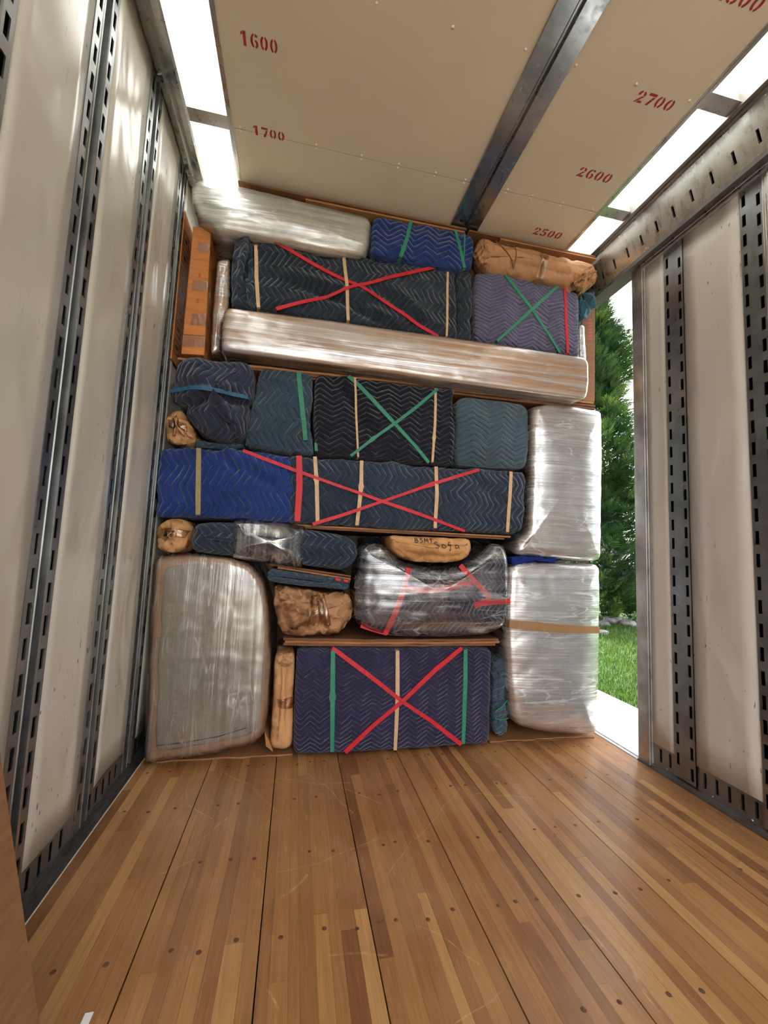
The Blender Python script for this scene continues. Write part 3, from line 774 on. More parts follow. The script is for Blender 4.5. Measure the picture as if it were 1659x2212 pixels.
def patch(th, bvh, px, Yf, mat, name='packing_tape', lift=.003, nu=14, nv=6, label=None, sub=None):
    """four-cornered sheet (a b c d) laid on a surface"""
    A, B, C, D = P2(px, Yf); V = []; F = []
    last = Yf
    for i in range(nu+1):
        for j in range(nv+1):
            u, v_ = i/nu, j/nv; q = (A*(1-u)+B*u)*(1-v_)+(D*(1-u)+C*u)*v_
            y = hit(bvh, q[0], q[1]); y = last if y is None else y; last = y
            V.append((q[0], y-lift, q[1]))
    for i in range(nu):
        for j in range(nv):
            a = i*(nv+1)+j; F.append([a, a+1, a+nv+2, a+nv+1])
    o = add(name, V, F, mat, sub if sub is not None else th, smooth=True, uv=[(q[0], q[2]) for q in V], label=label)
    m = o.modifiers.new('thick', 'SOLIDIFY'); m.thickness = .0015; m.offset = 1
    return o
def base(px, Yf, depth):
    P = P2(px, Yf); return (float(P[:, 0].mean()), Yf+depth/2, float(P[:, 1].min()))
def mk(name, label, cat, px, Yf, depth, group=None): return Thing(name, label, cat, base(px, Yf, depth), group)
def hexa(px, Yf, depth, back=None):
    """box from four front corners"""
    A = P2(px, Yf); V = [(a, Yf, b) for a, b in A]+[(a, Yf+depth, b) for a, b in (A if back is None else P2(back, Yf+depth))]
    F = [[0, 1, 2, 3], [7, 6, 5, 4], [0, 4, 5, 1], [1, 5, 6, 2], [2, 6, 7, 3], [3, 7, 4, 0]]
    return V, F
def sheet(a, b, Yf, depth, t, mat, label, sag=0., n=16, z=None, group=None, cat='cardboard', rag=.006, seed=1):
    """one flattened cardboard sheet lying in the stack, front edge from pixel a to pixel b"""
    A = un(a[0], a[1], 1, Yf); B = un(b[0], b[1], 1, Yf); V = []; F = []; rr = random.Random(seed)
    for i in range(n+1):
        u = i/n; q = A*(1-u)+B*u; zz = q[2]-sag*math.sin(math.pi*u)
        if z is not None: zz = z
        y = Yf+rr.uniform(-rag, rag)
        V += [(q[0], y, zz), (q[0], Yf+depth, zz), (q[0], Yf+depth, zz-t), (q[0], y+rr.uniform(0, .002), zz-t)]
    for i in range(n):
        for j in range(4): F.append([4*i+j, 4*i+(j+1) % 4, 4*i+4+(j+1) % 4, 4*i+4+j])
    F += [[3, 2, 1, 0], [4*n, 4*n+1, 4*n+2, 4*n+3]]
    m = A*.5+B*.5
    return add('cardboard_sheet', V, F, mat, label=label, cat=cat, loc=(m[0], Yf+depth/2, min(q[2] for q in V)), group=group)
BND = dict(th=None)
Y0 = 2.19
# ---------- floor row
# flattened cardboard on the floor under the left and right stacks
sheet((330, 1646), (632, 1628), 2.20, .8, .008, MT['card'], 'brown cardboard sheet on the wooden floor under the big grey cushion at left', z=.0085, seed=2)
sheet((1060, 1601), (1284, 1588), 2.20, .8, .006, MT['card3'], 'lower cardboard sheet on the floor under the wrapped cushions at right', z=.0065, group='cardboard sheets on the floor', seed=3)
sheet((1058, 1597), (1262, 1584), 2.205, .8, .006, MT['card'], 'upper cardboard sheet on the floor under the wrapped cushions at right', z=.0130, group='cardboard sheets on the floor', seed=4)

px = [(332, 1205), (360, 1199), (430, 1197), (500, 1204), (545, 1222), (570, 1258), (581, 1320), (584, 1420), (579, 1520), (570, 1588), (545, 1608), (460, 1628), (380, 1641), (311, 1650), (314, 1560), (324, 1330)]
T = mk('wrapped_cushion', 'large grey linen cushion in cardboard edging and clear film standing at the lower left', 'cushion', px, 2.14, .75)
b_, bv, yf = soft(T, 'cardboard_sleeve', px, 2.15, .72, MT['sleeve'], r=.035, rc=.02, puff=.008, wr=.003, style='smooth', seed=1)
fp = [(352, 1222), (430, 1214), (500, 1219), (535, 1236), (556, 1270), (566, 1330), (570, 1420), (566, 1510), (556, 1578), (530, 1592), (460, 1606), (336, 1624), (338, 1560), (346, 1330)]
_, bvf, _ = soft(T, 'fabric_front', fp, 2.137, .05, MT['linen'], r=.02, rc=.03, puff=.014, wr=.007, wf=4, style='cloth', seed=2)
band(T, bvf, [(342, 1611), (400, 1604), (470, 1592), (530, 1574)], 2.13, .004, MT['ink'], name='seam', tuck=0, lift=.001)
soft(T, 'stretch_film', px, 2.132, .70, MT['filmv'], r=.04, rc=.03, puff=.012, wr=.003, wf=9, style='film', seed=3, grow=.004, step=.02)

px = [(596, 1412), (634, 1408), (637, 1425), (634, 1500), (632, 1612), (612, 1622), (586, 1616), (583, 1600), (590, 1500), (592, 1430)]
T = mk('paper_bundle', 'tall narrow kraft paper bundle standing beside the purple quilted box on the floor', 'bundle', px, 2.17, .4, 'paper wrapped bundles')
b_, bv, yf = soft(T, 'paper_wrap', px, 2.16, .4, MT['papers'], r=.035, puff=.012, wr=.004, wf=16, style='paper', seed=5, step=.008)
soft(T, 'folded_top', [(600, 1416), (632, 1412), (634, 1428), (628, 1440), (604, 1440), (598, 1430)], 2.138, .06, MT['paper'], r=.012, puff=.006, wr=.008, wf=28, style='paper', seed=6, step=.005)
patch(T, bv, [(598, 1512), (636, 1508), (635, 1535), (600, 1528)], 2.15, MT['tape'])
# upright cardboard flap beside it
v, f = hexa([(571, 1580), (581, 1600), (590, 1625), (574, 1612)], 2.165, .25)
bevel(add('cardboard_flap', v, f, MT['card'], label='bent cardboard flap between the grey cushion and the tall paper bundle', cat='cardboard', loc=base([(571, 1580), (590, 1625)], 2.165, .25)), .002)

px = [(642, 1402), (720, 1398), (850, 1400), (1000, 1397), (1058, 1400), (1062, 1412), (1060, 1500), (1057, 1598), (1050, 1606), (900, 1618), (700, 1629), (640, 1631), (632, 1622), (636, 1500), (640, 1420)]
T = mk('padded_box', 'dark purple quilted box with a red cross of bands on the floor', 'padded box', px, 2.17, .6, 'blanket wrapped boxes')
b_, bv, yf = soft(T, 'blanket', px, 2.155, .6, MT['purple'], r=.03, puff=.012, wr=.004, wf=8, seed=8)
band(T, bv, [(719, 1399), (718, 1500), (717, 1622)], yf, .021, MT['green'], label='green rubber band', knot=.45)
band(T, bv, [(1005, 1398), (1004, 1450), (999, 1605)], yf, .021, MT['green'], label='green rubber band')
band(T, bv, [(858, 1400), (857, 1500), (853, 1619)], yf, .019, MT['tan'], label='tan rubber band', lift=.004)
band(T, bv, [(718, 1400), (790, 1452), (868, 1513), (930, 1555), (995, 1606)], yf, .020, MT['red'], label='red rubber band', lift=.007)
band(T, bv, [(997, 1399), (940, 1443), (868, 1511), (800, 1568), (745, 1622)], yf, .022, MT['red'], label='red rubber band', lift=.010)

px = [(1064, 1430), (1085, 1424), (1096, 1434), (1097, 1470), (1092, 1510), (1097, 1540), (1093, 1580), (1078, 1590), (1066, 1582), (1063, 1540)]
T = mk('folded_blanket', 'small slate blue blanket bundle tied with thin green bands beside the purple box', 'blanket', px, 2.2, .3)
b_, bv, yf = soft(T, 'blanket', px, 2.19, .35, MT['slate'], r=.022, puff=.012, wr=.010, wf=14, seed=9, step=.008)
band(T, bv, [(1062, 1536), (1080, 1526), (1096, 1506)], yf, .006, MT['green'], label='thin green band'); band(T, bv, [(1062, 1548), (1080, 1554), (1096, 1550)], yf, .005, MT['green'], label='thin green band')

px = [(1098, 1224), (1130, 1215), (1200, 1216), (1293, 1221), (1294, 1300), (1293, 1400), (1291, 1500), (1287, 1584), (1240, 1585), (1180, 1581), (1120, 1566), (1102, 1540), (1092, 1400), (1091, 1300)]
T = mk('wrapped_cushion', 'lower of two tall film-wrapped grey cushions at right, with a brown tape belt', 'cushion', px, 2.15, .75, 'film wrapped cushions at right')
b_, bv, yf = soft(T, 'cardboard_sleeve', px, 2.16, .72, MT['sleeve'], r=.04, rc=.02, puff=.02, wr=.003, style='smooth', seed=11)
fp = [(1135, 1240), (1180, 1230), (1289, 1231), (1290, 1400), (1284, 1574), (1240, 1574), (1180, 1568), (1140, 1552), (1128, 1500), (1122, 1400), (1124, 1300)]
_, bvf, _ = soft(T, 'fabric_front', fp, 2.142, .06, MT['linen2'], r=.02, rc=.03, puff=.018, wr=.006, wf=5, seed=12)
_, bvw, _ = soft(T, 'stretch_film', px, 2.130, .70, MT['filmx'], r=.045, rc=.03, puff=.02, wr=.004, wf=9, style='film', seed=13, grow=.005, step=.02)
band(T, bvw, [(1094, 1348), (1120, 1349), (1150, 1351), (1200, 1356), (1292, 1360)], 2.128, .042, MT['browntape'], name='tape_belt', label='glossy brown tape belt', lift=.002)

# cardboard layer over the purple box
for k, (a, b, c) in enumerate([((612, 1378), (1076, 1379), 'top'), ((616, 1383.5), (1079, 1384.5), 'middle'), ((612, 1389), (1070, 1390), 'bottom')]):
    sheet(a, b, 2.165+.006*(k % 2), .7, .0115, [MT['card3'], MT['card'], MT['card3']][k], '%s cardboard sheet of the three lying on the purple quilted box' % c, sag=.006, group='cardboard sheets over the purple box', seed=20+k)

# ---------- second row
px = [(588, 1268), (602, 1261), (640, 1270), (700, 1277), (752, 1279), (764, 1305), (765, 1345), (742, 1368), (700, 1376), (620, 1378), (602, 1362), (588, 1320)]
T = mk('paper_bundle', 'crumpled kraft paper bundle with clear tape under a folded blue blanket', 'bundle', px, 2.17, .4, 'paper wrapped bundles')
b_, bv, yf = soft(T, 'paper_wrap', px, 2.15, .45, MT['paper2'], r=.06, rc=.05, puff=.03, wr=.019, wf=9, style='paper', seed=14, step=.007)
patch(T, bv, [(672, 1288), (700, 1284), (716, 1350), (664, 1352)], yf, MT['tape'], lift=.004)

lay = [[(578, 1232), (600, 1231), (700, 1247), (756, 1256), (757, 1263), (700, 1258), (600, 1244), (577, 1242)],
       [(578, 1242), (600, 1245), (700, 1259), (752, 1263), (754, 1270), (700, 1268), (600, 1256), (580, 1252)]]
T = mk('folded_blanket', 'slate blue moving blanket folded flat with two red edge tabs', 'blanket', lay[0]+lay[1], 2.16, .4)
fo = [(576, 1238), (584, 1230), (600, 1231), (680, 1243), (755, 1252), (758, 1257), (752, 1261), (680, 1256), (600, 1245), (580, 1246)]
soft(T, 'top_fold', fo, 2.15, .4, MT['slate'], r=.012, puff=.003, wr=.003, wf=14, seed=15, step=.008)
fo = [(576, 1243), (584, 1246), (600, 1246), (680, 1257), (751, 1261), (755, 1268), (748, 1274), (680, 1269), (600, 1259), (580, 1254)]
soft(T, 'bottom_fold', fo, 2.145, .4, MT['slate'], r=.012, puff=.003, wr=.003, wf=14, seed=16, step=.008)
for q in ([(724, 1248), (736, 1250), (736, 1256), (724, 1254)], [(742, 1251), (753, 1253), (752, 1259), (742, 1257)]):
    v, f = hexa(q, 2.138, .02); bevel(add('edge_tab', v, f, MT['red'], T, label='red edge tab'), .003)

# cardboard under the rolled blanket
for k, (a, b) in enumerate([((580, 1217), (758, 1243)), ((600, 1224), (758, 1249))]):
    sheet(a, b, 2.19, .5, .009, [MT['card3'], MT['card']][k], '%s cardboard sheet squeezed between the rolled blanket and the folded blanket' % ('upper', 'lower')[k], group='cardboard under the rolled blanket', seed=30+k)

px = [(418, 1132), (440, 1127), (520, 1127), (640, 1139), (740, 1154), (768, 1170), (776, 1192), (768, 1216), (740, 1229), (700, 1228), (560, 1209), (430, 1194), (410, 1186), (412, 1150)]
T = mk('rolled_blanket', 'long navy blanket roll with a clear film sleeve round its middle', 'blanket', px, 2.15, .35)
b_, bv, yf = soft(T, 'blanket', px, 2.12, .35, MT['navy2'], r=.07, rc=.06, puff=.02, wr=.005, wf=7, seed=17)
band(T, bv, [(742, 1160), (764, 1178), (768, 1200), (752, 1222), (735, 1228)], yf, .012, MT['navy2'], name='rolled_edge', tuck=0)
soft(T, 'film_sleeve', [(506, 1124), (580, 1128), (660, 1140), (658, 1180), (650, 1222), (560, 1211), (504, 1202), (505, 1160)], 2.094, .34, MT['films'], r=.068, rc=.005, puff=.026, wr=.003, wf=12, style='film', seed=18, grow=.010)

px = [(372, 1118), (395, 1121), (410, 1138), (411, 1165), (402, 1188), (376, 1197), (350, 1194), (333, 1178), (330, 1150), (345, 1125)]
T = mk('paper_bundle', 'round crumpled paper bundle wedged against the left wall above the grey cushion', 'bundle', px, 2.14, .35, 'paper wrapped bundles')
b_, bv, yf = soft(T, 'paper_wrap', px, 2.11, .35, MT['paper'], r=.07, rc=.04, puff=.03, wr=.013, wf=12, style='paper', seed=19, step=.006)
patch(T, bv, [(352, 1138), (405, 1146), (398, 1162), (350, 1158)], yf, MT['tape'], lift=.004)

# dark blanket stuffed behind the dipped chair
px = [(785, 1160), (850, 1156), (1060, 1168), (1060, 1200), (1000, 1240), (850, 1230), (790, 1200)]
T = mk('stuffed_blanket', 'dark navy blanket stuffed behind the lettered paper bundle', 'blanket', px, 2.36, .3)
soft(T, 'blanket', px, 2.36, .3, MT['black'], r=.03, puff=.01, wr=.01, seed=21)

px = [(778, 1182), (800, 1174), (828, 1178), (845, 1196), (862, 1212), (900, 1224), (960, 1227), (1005, 1218), (1035, 1198), (1062, 1174), (1088, 1178), (1097, 1200), (1099, 1290), (1090, 1352), (1050, 1370), (960, 1376), (860, 1375), (800, 1364), (770, 1345), (767, 1270)]
T = mk('wrapped_chair', 'navy blanketed chair back with a dipped top, wrapped in clear film with red tape', 'chair', px, 2.12, .5)
b_, bv, yf = soft(T, 'blanket', px, 2.125, .23, quilt('chair_quilt', lin(44, 44, 66), lin(70, 74, 104), S=.03, A=.04, PER=.05), r=.055, rc=.035, puff=.03, wr=.010, wf=6, seed=22)
for q in ([(880, 1228), (866, 1280), (848, 1330), (830, 1372)], [(868, 1268), (910, 1274), (950, 1272), (990, 1262)], [(985, 1258), (1012, 1260)], [(992, 1222), (1015, 1250), (1040, 1275), (1052, 1290)],
          [(1056, 1286), (1048, 1296), (1024, 1308)], [(1022, 1304), (1060, 1300), (1099, 1298)], [(766, 1346), (795, 1356), (836, 1368)]):
    band(T, bv, q, yf, .026, MT['red'], name='red_tape', tuck=0, label='red tape under the film')
soft(T, 'stretch_film', px, 2.105, .235, MT['filmk'], r=.06, rc=.04, puff=.035, wr=.008, wf=8, style='film', seed=23, grow=.006)

px = [(840, 1160), (848, 1156), (930, 1160), (1008, 1163), (1017, 1167), (1019, 1186), (1012, 1203), (994, 1212), (960, 1217), (900, 1214), (866, 1203), (848, 1187)]
T = mk('paper_bundle', 'plump kraft paper bundle with black handwriting lying in the dip of the film-wrapped chair', 'bundle', px, 2.12, .35, 'paper wrapped bundles')
b_, bv, yf = soft(T, 'paper_wrap', px, 2.08, .26, paper('kraft_paper_orange', lin(198, 146, 94), .5), r=.034, rc=.012, puff=.035, wr=.0055, wf=10, style='paper', seed=24, step=.007)
# handwriting: BSMT / Sofa
Hh = {'B': [[(0, 0), (.1, 1), (.6, .95), (.65, .65), (.15, .52), (.75, .45), (.7, .08), (0, 0)]], 'S': [[(.8, .9), (.4, 1), (.15, .75), (.5, .52), (.75, .3), (.5, 0), (.05, .1)]],
      'M': [[(0, 0), (.15, 1), (.45, .3), (.75, 1), (.9, 0)]], 'T': [[(.1, .8), (.9, .85)], [(.5, 1), (.45, 0)]],
      'o': [[(.5, .6), (.15, .5), (.1, .15), (.45, 0), (.8, .2), (.75, .5), (.5, .6)]], 'f': [[(.85, .95), (.55, 1), (.45, .6), (.4, -.35), (.2, -.2)], [(.15, .5), (.85, .55)]],
      'a': [[(.8, .5), (.4, .6), (.1, .25), (.4, 0), (.75, .3), (.8, .55), (.85, .1), (1.05, 0)]]}
def write(txt, x, y, w, h, sl):
    V = []; F = []
    for i, ch in enumerate(txt):
        for stq in Hh[ch]:
            pts = [(x+w*(i+.85*a), y+sl*w*(i+.85*a)-h*b) for a, b in stq]
            Q = P2(pts, yf); d = np.r_[0, np.cumsum(np.linalg.norm(np.diff(Q, axis=0), axis=1))]; n = max(4, int(d[-1]/.003)); s = np.linspace(0, d[-1], n)
            X, Z = np.interp(s, d, Q[:, 0]), np.interp(s, d, Q[:, 1]); k0 = len(V)
            gx, gz = np.gradient(X), np.gradient(Z); g = np.hypot(gx, gz)+1e-9
            for a, b, tx, tz in zip(X, Z, gx/g, gz/g):
                for sg in (-1, 1):
                    xx, zz = a-tz*sg*.002, b+tx*sg*.002; y_ = hit(bv, xx, zz) or yf
                    V.append((xx, y_-.004, zz))
            for k in range(n-1): F.append([k0+2*k, k0+2*k+1, k0+2*k+3, k0+2*k+2])
    add('handwriting', V, F, MT['ink'], T, label='black handwritten %s' % txt)
write('BSMT', 896, 1172, 10.5, 10, .02); write('Sofa', 935, 1184, 14, 14, .03)

px = [(1105, 1203), (1130, 1200), (1170, 1204), (1205, 1211), (1160, 1213), (1120, 1226), (1106, 1222)]
T = mk('stuffed_blanket', 'royal blue blanket end poking out between the two tall film-wrapped cushions', 'blanket', px, 2.16, .3)
soft(T, 'blanket', px, 2.15, .4, plain_cloth('royal_plain', lin(26, 42, 110)), r=.016, puff=.006, wr=.008, wf=16, seed=25, step=.007)

# ---------- third row
for k, (a, b) in enumerate([((540, 1127), (1102, 1158)), ((560, 1132), (1090, 1162))]):
    sheet(a, b, 2.165, .7, .009, [MT['card'], MT['card3']][k], '%s cardboard sheet under the long blue and navy quilted slab' % ('upper', 'lower')[k], group='cardboard under the long quilted slab', seed=40+k)
rl = [(346, 968), (400, 963), (460, 966), (560, 976), (636, 984), (640, 1060), (636, 1131), (560, 1125), (430, 1118), (334, 1117), (336, 1060)]
nv = [(622, 983), (700, 990), (800, 996), (1000, 1013), (1090, 1018), (1126, 1023), (1136, 1045), (1135, 1100), (1130, 1150), (1112, 1155), (1000, 1149), (800, 1141), (624, 1130), (626, 1060)]
T = mk('padded_slab', 'long slab in royal blue and navy quilts with a red cross of bands', 'padded slab', rl+nv, 2.14, .6)
_, bv1, yf = soft(T, 'royal_blanket', rl, 2.13, .6, MT['royal'], r=.03, puff=.012, wr=.015, wf=5, seed=26, fold=[(.45, 1.36, -.45, .03, .014), (.75, 1.30, -.35, .03, .014), (.30, 1.42, -.9, .02, .01)], label='royal blue quilted blanket')
_, bv2, _ = soft(T, 'navy_blanket', nv, 2.13, .6, MT['navy'], r=.03, puff=.012, wr=.014, wf=6, seed=27, fold=[(1.45, 1.33, .5, .03, .010), (1.70, 1.36, -.6, .025, .010)], label='navy quilted blanket')
bb = Both()
band(T, bb, [(430, 963), (430, 1040), (429, 1118)], yf, .021, MT['olive'], label='olive rubber band')
for q, m_, kn in (([(646, 986), (647, 1050), (642, 1132)], 'red', None), ([(680, 988), (684, 1050), (686, 1134)], 'tan', .33), ([(781, 995), (779, 1050), (770, 1140)], 'tan', .4), ([(942, 1008), (941, 1080), (939, 1146)], 'tan', None), ([(1100, 1020), (1098, 1080), (1095, 1154)], 'tan', None)):
    band(T, bb, q, yf, .018 if m_ == 'tan' else .028, MT[m_], lift=.0035 if m_ == 'tan' else .010, label='%s rubber band' % m_, knot=kn)
band(T, bb, [(525, 974), (640, 1018), (822, 1083), (930, 1120), (1008, 1149)], yf, .016, MT['red'], lift=.008, label='red rubber band')
band(T, bb, [(1032, 1016), (930, 1047), (822, 1085), (740, 1113), (670, 1134)], yf, .016, MT['red'], lift=.011, label='red rubber band', knot=.3)

px = [(1148, 880), (1180, 874), (1240, 879), (1297, 889), (1299, 1000), (1297, 1100), (1296, 1209), (1250, 1211), (1180, 1204), (1110, 1195), (1120, 1165), (1140, 1150), (1143, 1100), (1146, 1010)]
T = mk('wrapped_cushion', 'upper of two tall film-wrapped grey cushions at right, beside the doorway', 'cushion', px, 2.15, .75, 'film wrapped cushions at right')
b_, bv, yf = soft(T, 'cardboard_sleeve', px, 2.16, .72, MT['sleeve'], r=.035, rc=.015, puff=.015, wr=.003, style='smooth', seed=28)
fp = [(1170, 895), (1200, 890), (1290, 898), (1292, 1000), (1290, 1199), (1250, 1198), (1165, 1185), (1150, 1150), (1158, 1050), (1164, 950)]
soft(T, 'fabric_front', fp, 2.143, .06, MT['linen3'], r=.02, rc=.025, puff=.014, wr=.006, wf=5, seed=29)
soft(T, 'stretch_film', px, 2.130, .70, MT['filmx'], r=.04, rc=.02, puff=.018, wr=.004, wf=9, style='film', seed=30, grow=.005, step=.02)

# ---------- fourth row
px = [(374, 886), (392, 884), (404, 900), (422, 935), (424, 950), (408, 960), (380, 962), (360, 958), (355, 930), (358, 900)]
T = mk('paper_bundle', 'small crumpled paper bundle tucked under the round navy bundle at the left wall', 'bundle', px, 2.16, .3, 'paper wrapped bundles')
b_, bv, yf = soft(T, 'paper_wrap', px, 2.15, .3, MT['paper'], r=.05, rc=.03, puff=.02, wr=.010, wf=14, style='paper', seed=31, step=.006)
patch(T, bv, [(362, 905), (402, 915), (404, 932), (362, 922)], yf, MT['tape'], lift=.004)
px = [(424, 950), (470, 956), (520, 958), (530, 966), (500, 972), (420, 966)]
T = mk('stuffed_blanket', 'dark slate blanket end lying flat under the round navy bundle', 'blanket', px, 2.22, .3)
soft(T, 'blanket', px, 2.20, .3, MT['slate'], r=.012, puff=.004, wr=.004, seed=32, step=.008)

px = [(372, 822), (380, 792), (398, 774), (430, 769), (480, 770), (535, 778), (551, 800), (550, 845), (541, 880), (539, 920), (530, 940), (512, 952), (470, 949), (430, 934), (402, 905), (378, 868), (369, 845)]
T = mk('padded_chair', 'round bulging navy quilted bundle with a petrol blue band round its middle', 'padded bundle', px, 2.10, .55)
b_, bv, yf = soft(T, 'blanket', px, 2.085, .55, MT['indigo'], r=.08, rc=.05, puff=.04, wr=.016, wf=5, seed=33, step=.011, fold=[(.15, 1.70, .35, .022, .03), (.27, 1.66, -1.2, .02, .02), (.30, 1.72, .1, .02, .022)])
band(T, bv, [(369, 848), (420, 848), (480, 852), (548, 860)], yf, .018, MT['bluegreen'], label='petrol blue rubber band')

px = [(562, 800), (575, 793), (600, 799), (640, 804), (676, 808), (674, 900), (678, 984), (620, 979), (560, 972), (524, 963), (535, 930), (545, 880), (552, 830)]
T = mk('padded_box', 'slate blue quilted box leaning beside the round bundle, with one green band', 'padded box', px, 2.15, .55, 'blanket wrapped boxes')
b_, bv, yf = soft(T, 'blanket', px, 2.145, .55, quilt('slate_quilt_up', lin(52, 72, 88), lin(96, 118, 136), S=.036, A=.045, PER=.07), r=.03, puff=.018, wr=.012, wf=6, seed=34, fold=[(.66, 1.62, 1.2, .03, .016)])
band(T, bv, [(645, 806), (650, 860), (660, 950)], yf, .022, MT['green'], label='green rubber band', tuck=.03)

px = [(680, 813), (692, 807), (760, 815), (880, 830), (978, 843), (981, 930), (980, 1006), (900, 1002), (780, 990), (684, 980), (680, 960), (678, 880)]
T = mk('padded_box', 'black-navy quilted box with a green cross of bands', 'padded box', px, 2.15, .6, 'blanket wrapped boxes')
b_, bv, yf = soft(T, 'blanket', px, 2.14, .6, MT['black'], r=.025, puff=.012, wr=.008, wf=6, seed=35, fold=[(.90, 1.78, -.9, .03, .012)])
band(T, bv, [(683, 955), (684, 968), (685, 980)], yf, .018, MT['green'], label='green rubber band'); band(T, bv, [(678, 808), (677, 822), (677, 830)], yf, .008, MT['green'], label='green rubber band')
band(T, bv, [(766, 818), (769, 900), (773, 988)], yf, .010, MT['tan'], label='tan rubber band'); band(T, bv, [(940, 840), (938, 920), (932, 1004)], yf, .013, MT['tan'], label='tan rubber band', knot=.65)
band(T, bv, [(752, 814), (775, 835), (850, 917), (890, 960), (928, 1004)], yf, .020, MT['green'], lift=.008, label='green rubber band')
band(T, bv, [(944, 842), (900, 880), (850, 918), (810, 946), (757, 986)], yf, .016, MT['green'], lift=.011, label='green rubber band', knot=.75)

px = [(987, 864), (1000, 856), (1060, 863), (1128, 873), (1141, 886), (1142, 950), (1136, 1006), (1126, 1014), (1060, 1012), (992, 1006), (984, 1000), (984, 930)]
T = mk('padded_box', 'grey-teal quilted square box without bands, next to the upper film-wrapped cushion', 'padded box', px, 2.15, .55, 'blanket wrapped boxes')
b_, bv, yf = soft(T, 'blanket', px, 2.135, .55, MT['slate2'], r=.028, puff=.012, wr=.005, wf=7, seed=36)
band(T, bv, [(988, 1002), (1060, 1009), (1126, 1011), (1138, 960), (1140, 890)], yf-.0, .006, MT['slate2'], name='piping', tuck=0, lift=.0)

# ---------- cardboard layer and fifth row
for k, (a, b, c) in enumerate([((384, 772), (1284, 868), 'top'), ((545, 795), (1286, 875), 'middle'), ((560, 802), (1286, 881), 'bottom')]):
    sheet(a, b, 2.15+.008*k, .7, .011, [MT['card'], MT['card3'], MT['card3']][k], '%s cardboard sheet of the layer under the long film-wrapped carton' % c, group='cardboard under the long carton', seed=50+k)
px = [(486, 668), (500, 666), (700, 692), (900, 720), (1100, 748), (1262, 774), (1270, 784), (1270, 830), (1266, 858), (1255, 862), (1100, 842), (900, 814), (700, 786), (490, 757), (480, 752), (480, 710)]
T = mk('long_carton', 'very long cardboard carton wrapped in shiny clear film across the load', 'carton', px, 2.06, .6)
b_, bv, yf = soft(T, 'cardboard_body', px, 2.06, .5, cardboard('carton_tan', lin(186, 140, 96), .6), r=.02, puff=.004, wr=.003, wf=5, style='smooth', seed=37)
soft(T, 'stretch_film', px, 2.05, .48, film('stretch_film_carton', 'u', gloss=.16, haze=.05, seed=13., rough=.22, streak=.6, lines=.15, patch=.2), r=.024, puff=.006, wr=.003, wf=7, style='film', seed=38, grow=.004)

px = [(470, 562), (497, 560), (496, 620), (494, 664), (478, 700), (474, 758), (456, 766), (460, 680), (466, 610)]
T = mk('wrapped_carton', 'upright film-wrapped cardboard carton half hidden behind the navy quilted slab at left', 'carton', px, 2.16, .5)
soft(T, 'cardboard_body', px, 2.17, .4, cardboard('carton_pale', lin(190, 150, 112), .6), r=.014, puff=.003, wr=.003, style='smooth', seed=39, step=.01)
soft(T, 'stretch_film', px, 2.166, .38, MT['filmu'], r=.016, puff=.005, wr=.004, wf=14, style='film', seed=40, grow=.003, step=.01)

q = [(417, 488), (456, 494), (441, 767), (391, 764)]
v, f = hexa(q, 2.14, .32)
T = mk('cardboard_box', 'tall slim orange-brown cardboard box with clear tape strips near the left wall', 'box', q, 2.14, .32)
bevel(add('box_body', v, f, MT['card2'], T), .004)
def lerp(a, b, t): return (a[0]+(b[0]-a[0])*t, a[1]+(b[1]-a[1])*t)
for t0, t1, w0 in ((.12, .19, .35), (.42, .50, .25), (.68, .77, .3), (.86, .94, 0.)):
    l0, l1 = lerp(q[0], q[3], t0), lerp(q[0], q[3], t1); r0, r1 = lerp(q[1], q[2], t0), lerp(q[1], q[2], t1)
    v, f = hexa([lerp(l0, r0, w0), lerp(l0, r0, 1.0), lerp(l1, r1, 1.0), lerp(l1, r1, w0)], 2.1385, .0012)
    v, f = join((v, f), ([(np.array(v[1])+(.0008, 0, 0)).tolist(), (np.array(v[2])+(.0008, 0, 0)).tolist(), (v[2][0]+.0008, 2.20, v[2][2]), (v[1][0]+.0008, 2.20, v[1][2])], [[0, 1, 2, 3]]))
    add('packing_tape', v, f, MT['tape'], T)
for tt in (.36, .565):
    for k in range(3):
        a = lerp(lerp(q[0], q[3], tt+.012*k), lerp(q[1], q[2], tt+.012*k), .50)
        v, f = hexa([(a[0], a[1]), (a[0]+5, a[1]+.5), (a[0]+4.8, a[1]+2.4), (a[0]-.2, a[1]+2)], 2.1388, .0006); add('red_print', v, f, MT['redprint'], T)
v, f = hexa([lerp(q[0], q[3], .845), lerp(q[1], q[2], .845), lerp(q[1], q[2], .853), lerp(q[0], q[3], .853)], 2.1386, .002); add('lid_seam', v, f, MT['card3'], T)

# printed cardboard sheet standing against the left wall
zb, zt = 1.94, 2.74
v, f = bx(-.0285, -.0225, 2.195, 2.62, zb, zt)
T = Thing('cardboard_sheet', 'upright printed cardboard sheet flat against the left wall', 'cardboard', (-.025, 2.34, zb))
bevel(add('board', v, f, MT['card2'], T), .001)
for k in range(7):
    z0 = 1.99+k*.098
    for (a, b, c, d) in ((2.215, 2.305, z0, z0+.006), (2.215, 2.305, z0+.066, z0+.072), (2.215, 2.221, z0, z0+.072), (2.299, 2.305, z0, z0+.072), (2.235, 2.28, z0+.025, z0+.047)):
        v, f = bx(-.0225, -.0221, a, b, c, d); add('printed_mark', v, f, MT['ink'], T)

